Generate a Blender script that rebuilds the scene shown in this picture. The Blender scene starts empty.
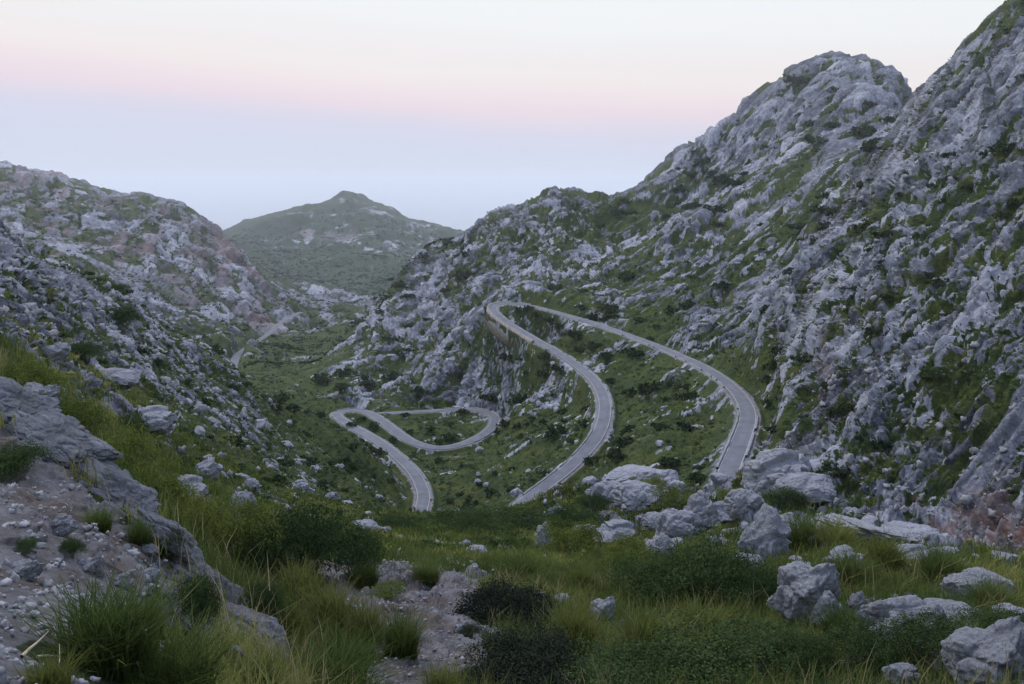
import bpy, math, random
import numpy as np
from mathutils import Vector, Matrix

R_ = math.radians
random.seed(7)
RNG = np.random.default_rng(11)
SC = bpy.context.scene
COL = SC.collection

# ------------------------------------------------------------------ camera model
F = 796.0            # focal length in picture pixels (1024 wide)
PITCH = R_(11.5)
EYE = 1.7
CP, SP = math.cos(PITCH), math.sin(PITCH)


def ray(px, py):
    u = (px - 512.0) / F
    v = (342.0 - py) / F
    x, y, z = u, CP + v * SP, -SP + v * CP
    return math.atan2(x, y), z / math.hypot(x, y)      # bearing, tan(elevation)


def wpt(px, py, r):
    th, te = ray(px, py)
    return np.array([r * math.sin(th), r * math.cos(th), EYE + r * te])


def project(P):
    P = np.asarray(P)
    x, y, z = P[..., 0], P[..., 1], P[..., 2] - EYE
    f = y * CP - z * SP
    v = y * SP + z * CP
    f = np.where(f < 0.05, 0.05, f)
    return 512 + F * x / f, 342 - F * v / f


# ------------------------------------------------------------------ noise
_pr = np.random.default_rng(5)
_PERM = _pr.permutation(512).astype(np.int32)
_g = _pr.normal(size=(512, 3))
_GRAD = (_g / np.linalg.norm(_g, axis=1, keepdims=True)).astype(np.float32)


def perlin(p, seed=0):
    p = np.asarray(p, dtype=np.float32)
    i = np.floor(p).astype(np.int32)
    f = p - i
    u = f * f * f * (f * (f * 6 - 15) + 10)
    i = i + seed * 37
    out = 0
    X = [i[:, 0] & 511, (i[:, 0] + 1) & 511]
    for dx in (0, 1):
        hx = _PERM[X[dx]]
        for dy in (0, 1):
            hy = _PERM[(hx + i[:, 1] + dy) & 511]
            for dz in (0, 1):
                h = _PERM[(hy + i[:, 2] + dz) & 511]
                g = _GRAD[h]
                d = g[:, 0] * (f[:, 0] - dx) + g[:, 1] * (f[:, 1] - dy) + g[:, 2] * (f[:, 2] - dz)
                w = (u[:, 0] if dx else 1 - u[:, 0]) * (u[:, 1] if dy else 1 - u[:, 1]) * (u[:, 2] if dz else 1 - u[:, 2])
                out = out + w * d
    return out * 1.5


def blocks(p, seed):
    """jointed rock: for each point the nearest cell's random number, tilted facet height and the gap to the next cell"""
    p = np.asarray(p, dtype=np.float32)
    b = np.floor(p - .5).astype(np.int32)
    F1 = np.full(len(p), 9., np.float32); F2 = F1.copy()
    rnd = np.zeros(len(p), np.float32); fac = rnd.copy()
    for dx in (0, 1):
        for dy in (0, 1):
            for dz in (0, 1):
                c = b + np.array([dx, dy, dz], np.int32)
                h = _PERM[(_PERM[(_PERM[(c[:, 0] + seed * 53) & 511] + c[:, 1]) & 511] + c[:, 2]) & 511]
                d = p - c - .5 - _GRAD[h] * .42
                l = np.sqrt((d * d).sum(1))
                m = l < F1
                F2 = np.where(m, F1, np.minimum(F2, l))
                F1 = np.where(m, l, F1)
                rnd = np.where(m, h / 511., rnd)
                g = _GRAD[(h + 77) & 511]
                fac = np.where(m, (d * g).sum(1), fac)
    return rnd, fac, F2 - F1


def sstep(x, a=0.0, b=1.0):
    t = np.clip((x - a) / (b - a), 0, 1)
    return t * t * (3 - 2 * t)


# ------------------------------------------------------------------ terrain control profile
# along each bearing (named by its picture column): ground seen at height y, lying r metres away, cover class
# R bare rock, M rock with scrub, G scrub / grass slope, H meadow grass, S gravel and soil
PROFILE = """
-300: 690@2.5S 560@5S 420@10R 330@18M 240@35M 170@70M 90@110M 190@250M 240@500M 200@900M 165@1150M 215@1700M 250@3000M
-150: 690@3S 580@5S 450@10R 375@18G 310@35M 255@65M 190@110M 255@250M 280@500M 220@900M 160@1150M 210@1700M 250@3000M
0: 690@3.6S 600@6S 480@11S 396@15R 374@20G 345@32G 325@50R 296@80R 244@120R 285@200M 300@500M 235@900M 166@1150M 215@1700M 250@3000M
64: 690@4.0S 620@5.5S 560@8S 500@10.5S 436@13.5R 424@18G 390@30G 362@55R 326@100R 268@155R 310@230M 325@500M 245@950M 178@1150M 220@1700M 250@3000M
128: 690@4.5G 620@6S 560@8.5S 500@11.5R 482@17G 440@32G 400@65M 360@105R 325@150R 293@185R 340@260M 345@500M 285@800M 240@1000M 195@1150M 235@1700M 250@3000M
192: 690@6G 620@8R 572@11R 556@16G 522@25G 485@45M 448@80M 405@125R 365@175R 337@215R 385@300M 365@500M 310@800M 255@1000M 209@1130M 245@1700M 250@3000M
230: 690@7G 640@9R 600@11R 580@16G 535@26G 490@50M 450@90M 415@145R 385@195R 366@245R 405@330M 385@480G 365@620G 330@750M 290@950M 240@1120M 262@1500M 255@2000G 229@2600M 250@3500M
256: 690@7.5G 648@10R 610@13H 575@18H 530@28M 495@52M 460@95M 430@155M 397@250R 420@330M 388@480G 372@580G 345@770G 325@900M 285@1180M 272@1500G 245@2200G 222@2600M 250@3500M
216: 350@760M 290@950R 214@1125M 250@1500M
236: 335@760M 302@950R 240@1112R 264@1450M
248: 300@1000R 268@1115R
290: 690@9H 640@12H 600@16H 570@20H 545@27G 522@45G 505@68M 478@110M 448@170M 424@230G 412@280G 410@350G 388@470G 366@620G 340@800G 310@960R 294@1090R 300@1350M 280@1800G 250@2250G 209@2600M 245@3500M
320: 690@9.5H 640@12.5H 600@16.5H 571@21S 546@29H 523@50H 507@73G 505@110G 484@175G 451@235G 415@330G 405@400G 390@455G 370@570G 352@740G 326@950M 300@1120R 299@1380M 275@1830G 240@2330M 203@2600M 243@3500M
340: 690@10S 640@13H 600@17S 572@21S 546@30H 524@52H 508@75G 515@110G 488@180G 452@250G 418@350G 400@405G 388@440M 363@520R 362@640G 348@760G 325@950M 303@1150R 298@1400M 272@1850G 235@2350R 192@2600R 240@3500M
356: 300@1400M 272@1850G 236@2330R 212@2480M 185@2600R 240@3500M
370: 690@10.5S 640@13.5S 600@17S 574@21S 546@31H 527@55H 512@75G 520@120G 490@190G 455@265G 430@340G 419@385G 412.5@404G 405@416G 392@432M 350@520R 316@600R 335@800G 320@1000M 300@1250M 290@1500G 262@1900G 235@2300R 203@2600R 240@3500M
400: 690@11S 640@13.8S 595@18.5S 572@22.5S 548@34H 527@57H 515@75G 530@130G 504@205G 473@270G 445@325G 421@378G 412@399G 399@414M
420: 690@11S 640@14S 590@19.5S 562@28H 545@38H 527@60H 518@76G 532@140G 516@225G 482@262G 449@312G 430@352G 418@382G 411@397G 398@413M 350@500M 300@590R 252@670R 285@900M 288@1400G 262@2100M 221@2600R 245@3500M
460: 690@11G 640@14S 592@20S 562@29G 541@44H 524@66G 540@140G 512@212G 474@268G 452@316G 431@352G 416@382G 409.5@394G 392@412R 340@450R 290@540M 227@650R 265@900M 275@1500G 258@2200M 231@2600M 250@3500M
500: 690@11G 640@14G 592@20G 562@29G 537@48G 521@70G 542@130G 512@205G 472@268G 446@318G 422@360G 398@376R 350@398R 307@416S 292@440M 250@540M 207@620R 245@900M 275@1500M 270@3000M
560: 690@11G 640@14.5G 595@20.5H 562@31H 537@50G 518@66M 532@125G 505@190G 472@225G 450@255G 415@295G 378@335M 352@362S 328@396M 314@407S 295@445M 245@520M 185@590R 230@900M 275@1500M 270@3000M
590: 245@520M 191@602R 216@680M 234@900M
620: 690@11G 640@15G 600@20H 570@29G 545@43G 515@58M 482@78R 505@120G 462@200G 430@238G 400@278G 372@314G 345@346M 330@357S 314@388M 285@435M 240@520M 189@612R 216@690M 232@900M 280@1500M 270@3000M
650: 232@505M 172@635R 202@720M 224@900M
680: 690@11G 640@15G 600@21G 570@30G 545@41G 524@54R 508@68R 528@105G 470@165G 430@202G 396@242G 372@276M 357@299S 338@330M 285@400M 225@490M 180@590M 147@660R 200@900M 280@1500M 270@3000M
712: 690@11G 640@14.8G 600@20.5G 565@30G 538@42G 512@55R 503@66R 522@100G 500@145S 465@168M 425@205G 395@240M 374@266S 350@305M 285@400M 225@485M 170@600M 127@680R 190@900M 280@1500M 270@3000M
745: 690@11G 640@14.5G 600@20G 560@30G 532@42R 505@56R 488@66R 512@108G 496@140G 465@160M 430@192S 405@222S 385@252S 345@315M 280@400M 215@500M 150@620M 105@690R 170@900M 280@1500M 270@3000M
775: 690@11G 640@14.2G 600@19.5G 560@28R 530@40R 498@54R 464@64R 515@100G 492@138R 455@160R 415@190R 372@240M 330@310M 270@385M 205@480M 130@640M 80@705R 155@900M 280@1500M 270@3000M
800: 690@11G 640@14G 600@19G 560@27G 530@38R 502@52R 484@62R 520@95G 488@138R 440@172R 390@195R 330@222R 275@255R 280@330M 235@410M 165@540M 100@650R 62@720R 140@900M 285@1500M 270@3000M
850: 690@11G 640@13.5G 600@18R 560@25G 538@36R 521@46R 548@80G 490@138R 440@158R 380@180R 320@205R 262@235R 234@262R 236@330M 195@400R 140@520M 90@640R 48@730R 130@950M 290@1500M 270@3000M
880: 690@11G 645@13G 605@17R 565@23G 545@32R 530@42R 560@70G 510@130R 460@146R 400@166R 330@190R 268@222R 222@260R 190@300R 175@360M 140@480M 98@620R 60@738R 140@950M 280@1500M
910: 690@11G 640@13R 603@17G 570@23G 546@33R 572@60G 530@120R 490@136R 430@156R 350@180R 280@210R 215@247R 170@290R 138@340R 106@396R 138@480R 128@640M 92@735R 160@950M 280@1500M
940: 690@11G 650@13R 612@16R 582@22G 556@30G 585@60G 538@117R 495@133R 430@150R 350@173R 280@200R 212@236R 150@277R 100@324R 74@376R 110@470R 190@850M 280@1500M
970: 690@11G 655@13R 622@16R 590@21G 562@28G 592@60G 545@115R 500@130R 430@146R 350@166R 280@190R 210@225R 140@265R 84@308R 38@352R 88@480R 170@850M 280@1500M
1024: 690@11R 655@13G 625@17G 588@22G 622@50G 570@100R 500@120R 400@145R 300@176R 200@216R 100@260R 24@308R -12@345R 50@480R 150@850M 280@1500M
1150: 690@10G 650@14G 605@22G 630@50M 560@95R 450@120R 300@160R 150@210R 0@280R -60@330R 0@500R 120@900M 280@1500M
1320: 690@10G 630@16M 590@30M 540@60R 400@105R 200@170R 20@250R -70@320R 0@500R 120@900M 280@1500M
"""
CLS = {'R': (.25, 0.), 'M': (.34, 0.), 'Q': (.41, 0.), 'N': (.70, 0.), 'G': (.85, 0.), 'H': (.97, 0.), 'S': (.10, 1.)}

# ------------------------------------------------------------------ roads: picture column, row, distance
ROAD_MAIN = [(722, 520, 128), (722, 503, 147), (728, 472, 163), (739, 445, 182), (748, 418, 208), (744, 402, 226), (732, 387, 246), (712, 372, 271),
             (686, 358.5, 300), (656, 346, 330), (622, 333, 358), (586, 321, 385), (552, 311, 403), (528, 304.5, 415), (508, 301.2, 424),
             (495, 302.5, 424), (492, 308, 416), (500, 318, 405), (520, 331.5, 388), (548, 347, 362), (574, 363, 334), (594, 380, 306), (604, 398, 281), (604, 418, 258),
             (596, 437, 242), (580, 456, 230), (561, 474, 221), (541, 490, 214), (522, 504, 208), (500, 524, 199), (478, 541, 191),
             (456, 549, 188), (436, 543, 198), (422, 528, 216), (420, 514, 233), (424, 496, 252), (415, 474, 274), (396, 455, 296), (374, 438, 318), (352, 426, 340), (339, 417.5, 358), (335, 413.3, 368),
             (345, 410.5, 374), (365, 411.8, 372), (382, 420, 356), (398, 433, 338), (416, 443, 325), (440, 447.5, 320), (464, 444, 329), (484, 434.5, 345),
             (494, 424.5, 361), (494, 415, 377), (482, 410, 388), (460, 409, 393), (430, 410.8, 395), (400, 412.5, 398), (372, 412.5, 404), (350, 411.5, 425)]
ROAD_FAR = [(228, 384, 560), (233, 366, 640), (238, 354, 710), (252, 345, 790), (268, 334, 860), (283, 321, 940), (300, 312, 1010)]


def spline(pts, step):
    P = np.array([wpt(*p) for p in pts])
    P = np.vstack([2 * P[0] - P[1], P, 2 * P[-1] - P[-2]])
    out = []
    for k in range(1, len(P) - 2):
        a, b, c, d = P[k - 1:k + 3]
        n = max(2, int(np.linalg.norm(c - b) / step))
        for t in np.arange(n) / n:
            out.append(.5 * (2 * b + (c - a) * t + (2 * a - 5 * b + 4 * c - d) * t * t + (3 * b - a - 3 * c + d) * t ** 3))
    out.append(P[-2])
    out = np.array(out)
    for _ in range(3):                                # even grade and gentle bends
        s = out.copy()
        k = 7
        for j in range(len(out)):
            a0, b0 = max(0, j - k), min(len(out), j + k + 1)
            h = min(j - a0, b0 - 1 - j)
            s[j, 2] = out[j - h:j + h + 1, 2].mean()
            h2 = min(h, 2)
            s[j, :2] = out[j - h2:j + h2 + 1, :2].mean(0)
        out = s
    return out


RM = spline(ROAD_MAIN, 1.6)
RF = spline(ROAD_FAR, 3.0)
RW = 2.2            # half width

# ------------------------------------------------------------------ base surface: thin-plate fit in (bearing, log distance)
ctrl = []
for line in PROFILE.strip().splitlines():
    k, rest = line.split(':')
    px = float(k)
    for tok in rest.split():
        y, r = tok.split('@')
        c = r[-1]
        r = float(r[:-1])
        if c == 'S' and r > 100:
            c = 'G'
        if r > 1600:
            c = 'G' if c != 'M' else 'N'
        if 100 < px < 300 and 30 < r < 300:
            c = {'M': 'N', 'R': 'Q'}.get(c, c)
        th, te = ray(px, float(y))
        ctrl.append((th, math.log(r), (r * te + EYE) / r, CLS[c][0], CLS[c][1]))
for px in (-300, -150, 64, 190, 256, 350, 450, 550, 650, 750, 850, 950, 1050, 1150, 1320):
    th, _ = ray(px, 400)
    ctrl.append((th, math.log(5200.), -700 / 5200., .4, 0))
    ctrl.append((th, math.log(9000.), -760 / 9000., .4, 0))
    y0 = 690
    ctrl.append((th, math.log(1.2), -.12 if px < 200 else -.30, .5, .5))
ctrl = np.array(ctrl)


def tps_fit(X, v, lam=2e-4):
    n = len(X)
    d2 = ((X[:, None] - X[None]) ** 2).sum(-1)
    K = .5 * d2 * np.log(d2 + 1e-12) + lam * np.eye(n)
    Q = np.c_[np.ones(n), X]
    A = np.block([[K, Q], [Q.T, np.zeros((3, 3))]])
    return np.linalg.solve(A, np.r_[v, np.zeros(3)])


def tps_eval(X, w, Y):
    out = np.empty(len(Y))
    for s in range(0, len(Y), 20000):
        y = Y[s:s + 20000]
        d2 = ((y[:, None] - X[None]) ** 2).sum(-1)
        out[s:s + 20000] = .5 * (d2 * np.log(d2 + 1e-12)) @ w[:-3] + w[-3] + y @ w[-2:]
    return out


def idw_eval(X, V, Y):
    out = np.empty((len(Y), V.shape[1]))
    for s in range(0, len(Y), 20000):
        y = Y[s:s + 20000]
        d2 = ((y[:, None] - X[None]) ** 2).sum(-1) + 2e-4
        w = d2 ** -2.2
        out[s:s + 20000] = (w @ V) / w.sum(1, keepdims=True)
    return out


CX = ctrl[:, :2]
TH_C = np.linspace(-.86, .86, 300)
LR_C = np.linspace(math.log(.6), math.log(9000.), 620)
gx, gy = np.meshgrid(TH_C, LR_C, indexing='ij')
GY = np.c_[gx.ravel(), gy.ravel()]
wE = tps_fit(CX, ctrl[:, 2])
E_C = tps_eval(CX, wE, GY).reshape(gx.shape)
E_C = np.clip(E_C, -.9, .55)
# smooth slope angles close to the feet
V_C = idw_eval(CX, ctrl[:, 3:5], GY).reshape(gx.shape + (2,))


def bil(A, th, lr):
    a = np.clip((th - TH_C[0]) / (TH_C[1] - TH_C[0]), 0, len(TH_C) - 1.001)
    b = np.clip((lr - LR_C[0]) / (LR_C[1] - LR_C[0]), 0, len(LR_C) - 1.001)
    i, j = a.astype(int), b.astype(int)
    u, v = a - i, b - j
    if A.ndim == 3:
        u, v = u[..., None], v[..., None]
    return A[i, j] * (1 - u) * (1 - v) + A[i + 1, j] * u * (1 - v) + A[i, j + 1] * (1 - u) * v + A[i + 1, j + 1] * u * v


BACK_LR = np.log(np.array([.6, 3, 10, 30, 80, 200, 500, 1500, 4000, 9000]))
BACK_E = np.array([-.05, .05, .12, .22, .3, .35, .25, -.05, -.15, -.09])


def base_z(th, r):
    lr = np.log(np.maximum(r, .6))
    e = bil(E_C, np.clip(th, -.86, .86), lr)
    eb = np.interp(lr, BACK_LR, BACK_E)
    w = sstep(np.abs(th), .80, 1.25)
    return r * (e * (1 - w) + eb * w)


# ------------------------------------------------------------------ carve the roads
def carve_grid(road, cell):
    lo = road[:, :2].min(0) - 26
    hi = road[:, :2].max(0) + 26
    nx, ny = ((hi - lo) / cell).astype(int) + 2
    X, Y = np.meshgrid(lo[0] + cell * np.arange(nx), lo[1] + cell * np.arange(ny), indexing='ij')
    q = np.c_[X.ravel(), Y.ravel()]
    D = np.empty(len(q)); Zr = np.empty(len(q))
    for s in range(0, len(q), 20000):
        d2 = ((q[s:s + 20000, None] - road[None, :, :2]) ** 2).sum(-1)
        D[s:s + 20000] = np.sqrt(d2.min(1))
        w = 1 / (d2 + .3) ** 3
        Zr[s:s + 20000] = (w @ road[:, 2]) / w.sum(1)
    return lo, cell, D.reshape(nx, ny), Zr.reshape(nx, ny)


def grid_sample(g, x, y):
    lo, c, D, Z = g
    a, b = (x - lo[0]) / c, (y - lo[1]) / c
    ok = (a >= 0) & (b >= 0) & (a < D.shape[0] - 1.01) & (b < D.shape[1] - 1.01)
    a = np.clip(a, 0, D.shape[0] - 1.01); b = np.clip(b, 0, D.shape[1] - 1.01)
    i, j = a.astype(int), b.astype(int)
    u, v = a - i, b - j
    f = lambda A: A[i, j] * (1 - u) * (1 - v) + A[i + 1, j] * u * (1 - v) + A[i, j + 1] * (1 - u) * v + A[i + 1, j + 1] * u * v
    return np.where(ok, f(D), 999.), f(Z)


GM, GF = carve_grid(RM, 1.2), carve_grid(RF, 2.0)
_px, _py = project(RM)
_h = len(RM) // 2
_a = int(np.argmin(np.hypot(_px[:_h] - 496, _py[:_h] - 302.2))) - 3
_b = int(np.argmin(np.hypot(_px[:_h] - 540, _py[:_h] - 342)))
WALL = RM[_a:_b]
_t = np.gradient(WALL[:, :2], axis=0); _t /= np.linalg.norm(_t, axis=1, keepdims=True)
_s = np.stack([_t[:, 1], -_t[:, 0]], -1)
_taper = np.sin(np.linspace(0, math.pi, len(WALL))) ** .5


def full_surface(th, r):
    """base surface, cut and banked for the roads, dropped below the retaining wall of the top hairpin"""
    x, y = r * np.sin(th), r * np.cos(th)
    z = base_z(th, r)
    D, Z = grid_sample(GM, x, y)
    D2, Z2 = grid_sample(GF, x, y)
    u = D2 < D
    D = np.where(u, D2, D); Z = np.where(u, Z2, Z)
    c = 1 - sstep(D, RW + 1.4, RW + 7.5)
    z = z * (1 - c) + (Z - .22) * c
    z = z - 1.5 * sstep(D, RW + 1.0, RW + 3.5) * (1 - sstep(D, 12, 22))
    m = np.argwhere(np.hypot(x - WALL[:, 0].mean(), y - WALL[:, 1].mean()) < 55)
    q = np.stack([x[m[:, 0], m[:, 1]], y[m[:, 0], m[:, 1]]], -1)
    d2 = ((q[:, None] - WALL[None, :, :2]) ** 2).sum(-1)
    k = d2.argmin(1)
    lat = ((q - WALL[k, :2]) * _s[k]).sum(1)
    z[m[:, 0], m[:, 1]] -= 6.0 * _taper[k] * sstep(lat, RW + .05, RW + .9) * (1 - sstep(lat, 6, 24)) * (np.sqrt(d2.min(1)) < np.abs(lat) + 1.5)
    return z, D, Z


# ------------------------------------------------------------------ terrain vertices: dense columns ahead, sparse behind
inner = np.linspace(-.655, .655, 1260)
mid = np.linspace(.655, 1.0, 90)[1:]
outer = np.linspace(1.0, math.pi, 60)[1:]
THV = np.r_[-outer[::-1], -mid[::-1], inner, mid, outer]
THV = THV[1:]                                           # -pi and +pi are the same column
NC, NR = len(THV), 1620
RMIN, RMAX = .6, 8500.
prof_lr = np.linspace(math.log(RMIN), math.log(RMAX), 900)
pr = np.exp(prof_lr)
zz = full_surface(THV[:, None] + 0 * pr, pr[None] + 0 * THV[:, None])[0]
el = np.arctan2(zz - EYE, pr[None])
dE = np.diff(el, axis=1)
ds = np.hypot(np.diff(pr)[None], np.diff(zz, axis=1)) / pr[None, 1:]
vis = el[:, 1:] >= np.maximum.accumulate(el, axis=1)[:, :-1] - .012
wgt = np.abs(dE) / .00126 * np.where(vis, 1., .2) + ds * np.where(pr[1:] < 85, 70, np.where(pr[1:] < 450, 105, 45))[None] * np.where(vis, 1., .5)
ker = np.ones(31) / 31
for _ in range(2):                                     # neighbouring columns get similar rows
    wp = np.pad(wgt, ((15, 15), (0, 0)), mode='edge')
    wgt = np.apply_along_axis(lambda c: np.convolve(c, ker, 'valid'), 0, wp)
cum = np.concatenate([np.zeros((NC, 1)), np.cumsum(wgt, axis=1)], axis=1)
cum /= cum[:, -1:]
RR = np.empty((NC, NR))
tt = np.linspace(0, 1, NR)
for i in range(NC):
    RR[i] = np.exp(np.interp(tt, cum[i], prof_lr))
TT = np.repeat(THV[:, None], NR, axis=1)
ZZ, DR, ZR = full_surface(TT, RR)
CV = bil(V_C, np.clip(TT, -.86, .86), np.log(RR))
VEG0, SOIL0 = CV[..., 0], CV[..., 1]
P = np.stack([RR * np.sin(TT), RR * np.cos(TT), ZZ], -1)

# fade for all detail on the carriageway
ROADFADE = sstep(DR, RW + .9, RW + 3.8) * (.35 + .65 * sstep(DR, RW + 3, RW + 12))

# ------------------------------------------------------------------ normals and rock relief
def grid_normals(P):
    du = np.empty_like(P); dv = np.empty_like(P)
    du[1:-1] = P[2:] - P[:-2]; du[0] = P[1] - P[0]; du[-1] = P[-1] - P[-2]
    dv[:, 1:-1] = P[:, 2:] - P[:, :-2]; dv[:, 0] = P[:, 1] - P[:, 0]; dv[:, -1] = P[:, -1] - P[:, -2]
    n = np.cross(du, dv)
    n /= np.linalg.norm(n, axis=-1, keepdims=True) + 1e-9
    n[n[..., 2] < 0] *= -1
    return n


N0 = grid_normals(P)
flatP = P.reshape(-1, 3).astype(np.float32)
r_ = RR.ravel(); th_ = TT.ravel()
n0 = N0.reshape(-1, 3)
row = np.linalg.norm(np.diff(P, axis=1), axis=-1)
row = np.concatenate([row, row[:, -1:]], 1).ravel()
foot = np.maximum(r_ / 760, row * .8)
right = sstep(flatP[:, 0] / np.maximum(r_, 1), .12, .30) * sstep(r_, 110, 150) * (1 - sstep(r_, 900, 1100))
# lineation of the limestone beds
L = np.array([.62, .30, .72]); L /= np.linalg.norm(L)
q = flatP - np.outer(flatP @ L, L) * (.50 * right + .12)[:, None].repeat(3, 1)
warp = np.stack([perlin(q / 21., 1), perlin(q / 21., 2), perlin(q / 21., 3)], -1)
q = q + warp * 4.0 * sstep(r_, 60, 160)[:, None]
rock = np.clip(1.25 - VEG0.ravel() * 1.05, .12, 1.0)
near_fg = 1 - sstep(r_, 26, 80)
rock = rock * (1 - .45 * (1 - sstep(r_, 14, 34)))
rock = rock * (1 - .45 * sstep(r_, 1500, 2200))
rock = rock * (1 - .40 * sstep(-th_, .16, .26) * (1 - sstep(r_, 260, 420)))
disp = np.zeros(len(flatP), np.float32)
hol = np.zeros(len(flatP), np.float32)
vegn = np.zeros(len(flatP), np.float32)
OCT = [(230, .055), (90, .085), (42, .13), (20, .13), (9.5, .085), (4.6, .065), (2.2, .07), (1.1, .09), (.52, .14), (.25, .13), (.12, .12)]
for k, (lam, amp) in enumerate(OCT):
    w = sstep(r_ / lam, 3.0, 9.0) * (1 + .5 * sstep(r_, 1700, 2200) * (lam > 30)) * sstep(lam / foot, .9, 2.2)
    m = w > .01
    if not m.any():
        continue
    n = perlin(q[m] / lam, 10 + k)
    if lam > 30:
        b = n * 1.3
    else:
        b = np.abs(n) * 2.4 - .62                     # rounded lumps with sharp crevices between
        b = np.where(b > .5, .5 + (b - .5) * .35, b)
    rk = rock[m] if lam < 30 else 1
    disp[m] += lam * amp * b * w[m] * rk
    if lam < 30:
        hol[m] += b * w[m]
    vegn[m] += (perlin(flatP[m] / (lam * 1.7) + 31.7, 30 + k) * (1.0 if k < 6 else .6)) * w[m]
cell = np.full(len(flatP), .5, np.float32)
for k, (lam, amp) in enumerate(((70., .26), (28., .16), (11., .30), (4.4, .46), (2.0, .62), (.9, .62), (.36, .6))):
    w = sstep(r_ / lam, 9.0, 28.0) * sstep(lam / foot, 1.3, 3.2)
    m = w > .01
    if not m.any():
        continue
    wob = np.stack([perlin(q[m] / (lam * .8), 60 + k), perlin(q[m] / (lam * .8), 64 + k), perlin(q[m] / (lam * .8), 68 + k)], -1) * .35
    rnd, fc, gap = blocks(q[m] / lam + wob, 3 + k)
    crev = 1 - sstep(gap, .0, .20)
    hh = ((rnd * .28 + fc * .95 + .30) * (1 - crev) - .30) * np.clip(1.15 - .6 * VEG0.ravel()[m], .3, 1)
    disp[m] += lam * amp * hh * w[m] * rock[m]
    hol[m] += ((rnd - .5) * 1.1 - crev * 1.0 + .25) * w[m]
    cell[m] += (rnd - .5) * w[m] * .55
# slanting beds: ledges that step along the cliffs
nb = np.array([-.42, -.22, .88])
bw = (flatP @ nb) + 5. * perlin(flatP / 34., 140) + 1.6 * perlin(flatP / 9., 141)
for per, amp in ((9., 1.5), (3.7, .7)):
    ph = bw / per
    ph = ph - np.floor(ph)
    st = np.where(ph < .82, ph / .82, (1 - ph) / .18)
    disp += amp * (st - .5) * sstep(r_, 70, 130) * sstep(per / foot, 3, 8) * rock * np.clip(.45 + perlin(flatP / 26., 143) * 1.3, 0, 1) * (.4 + .6 * right)
ax = np.cross(L, np.array([0, 0, 1.])); ax /= np.linalg.norm(ax); ay = np.cross(L, ax)
for k, (lam, amp) in enumerate(((5.5, .10), (2.4, .13), (1.1, .12))):
    w = sstep(r_ / lam, 10, 25) * sstep(lam / foot, 1.2, 3.) * (.35 + .65 * right)
    m = w > .01
    qq = np.stack([flatP[m] @ ax / lam, flatP[m] @ ay / lam, flatP[m] @ L / (lam * 5)], -1) + warp[m] * 1.3
    n = perlin(qq, 83 + k)
    disp[m] += lam * amp * (1 - np.abs(n) * 3.2) * w[m] * rock[m]
disp *= ROADFADE.ravel()
# keep the far hills' outline calm
flatP2 = flatP + n0.astype(np.float32) * disp[:, None]
P = flatP2.reshape(P.shape).astype(np.float64)
# second road pass: nothing may rise through the carriageway
keep = (1 - sstep(DR, RW + 1.0, RW + 2.2))
P[..., 2] = np.where(keep > 0, P[..., 2] * (1 - keep) + (ZR - .22) * keep, P[..., 2])
steep = N0[..., 2].ravel()
va = (VEG0.ravel() - .40) * 2.0 + vegn * .46 - hol * .60 + (np.clip(steep, .45, 1) - .80) * .6
RFV = sstep(DR, RW + .7, RW + 2.4).ravel()
va = va * RFV - .2 * (1 - RFV)
_far = sstep(r_, 500, 1100)
VEG = np.clip(sstep(va, -.12, .22) * (1 - _far) + _far * sstep(va * .8 + .06, -.55, .65), 0, 1)
soil = np.clip(SOIL0.ravel() * 1.2 + .7 * (1 - sstep(DR.ravel(), RW + .4, RW + 2.3)) + vegn * .10, 0, 1)
SOIL = sstep(soil, .35, .65)
VEG = VEG * (1 - .97 * SOIL * near_fg)

mound = np.zeros(len(flatP), np.float32)
for k, lam in enumerate((3.2, 1.5, .8)):
    w = sstep(r_ / lam, 25, 60) * sstep(lam / foot, 1.5, 3.)
    m = (w > .01) & (VEG > .05)
    mound[m] += lam * .22 * (.55 - np.abs(perlin(flatP[m] / lam, 120 + k)) * 1.6) * w[m]
P[..., 2] += (mound * VEG).reshape(RR.shape) * ROADFADE
# rust-stained cliffs
rust = np.zeros(len(flatP))
sxy = project(P.reshape(-1, 3))
for (cx, cy, rx, ry, d0, d1, a) in [(985, 535, 62, 60, 80, 175, .95), (823, 362, 16, 46, 140, 260, .62), (800, 240, 16, 26, 220, 380, .45), (905, 500, 30, 34, 100, 170, .5),
                                    (228, 245, 26, 34, 800, 1300, .8), (60, 172, 60, 12, 900, 1300, .7), (335, 237, 62, 11, 1900, 2900, .66), (385, 212, 34, 12, 2000, 2900, .62), (415, 226, 24, 8, 2000, 2900, .6), (210, 285, 34, 20, 700, 1200, .45)]:
    g = np.exp(-(((sxy[0] - cx) / rx) ** 2 + ((sxy[1] - cy) / ry) ** 2)) * (r_ > d0) * (r_ < d1)
    rust = np.maximum(rust, g * a)
rust = np.maximum(rust, .42 * (r_ > 820) * (r_ < 1500) * (th_ < -.28))
rust = np.maximum(rust, .22 * (r_ > 1700))
rust = sstep(rust + vegn * .18 + perlin(flatP / np.maximum(3, r_ * .012)[:, None], 77) * .3, .35, .8) * sstep(rust, .05, .3)

VEG = VEG * (1 - .92 * rust)
# which vertices the standpoint can see, used to choose what is worth modelling individually
EL = np.arctan2(P[..., 2] - EYE, np.hypot(P[..., 0], P[..., 1]))
MX = np.maximum.accumulate(EL, axis=1)
VIS = EL >= MX - .0025
SX, SY = sxy[0].reshape(RR.shape), sxy[1].reshape(RR.shape)
VIS &= (np.abs(TT) < .62)
DIST = np.linalg.norm(P - np.array([0, 0, EYE]), axis=-1)


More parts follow.
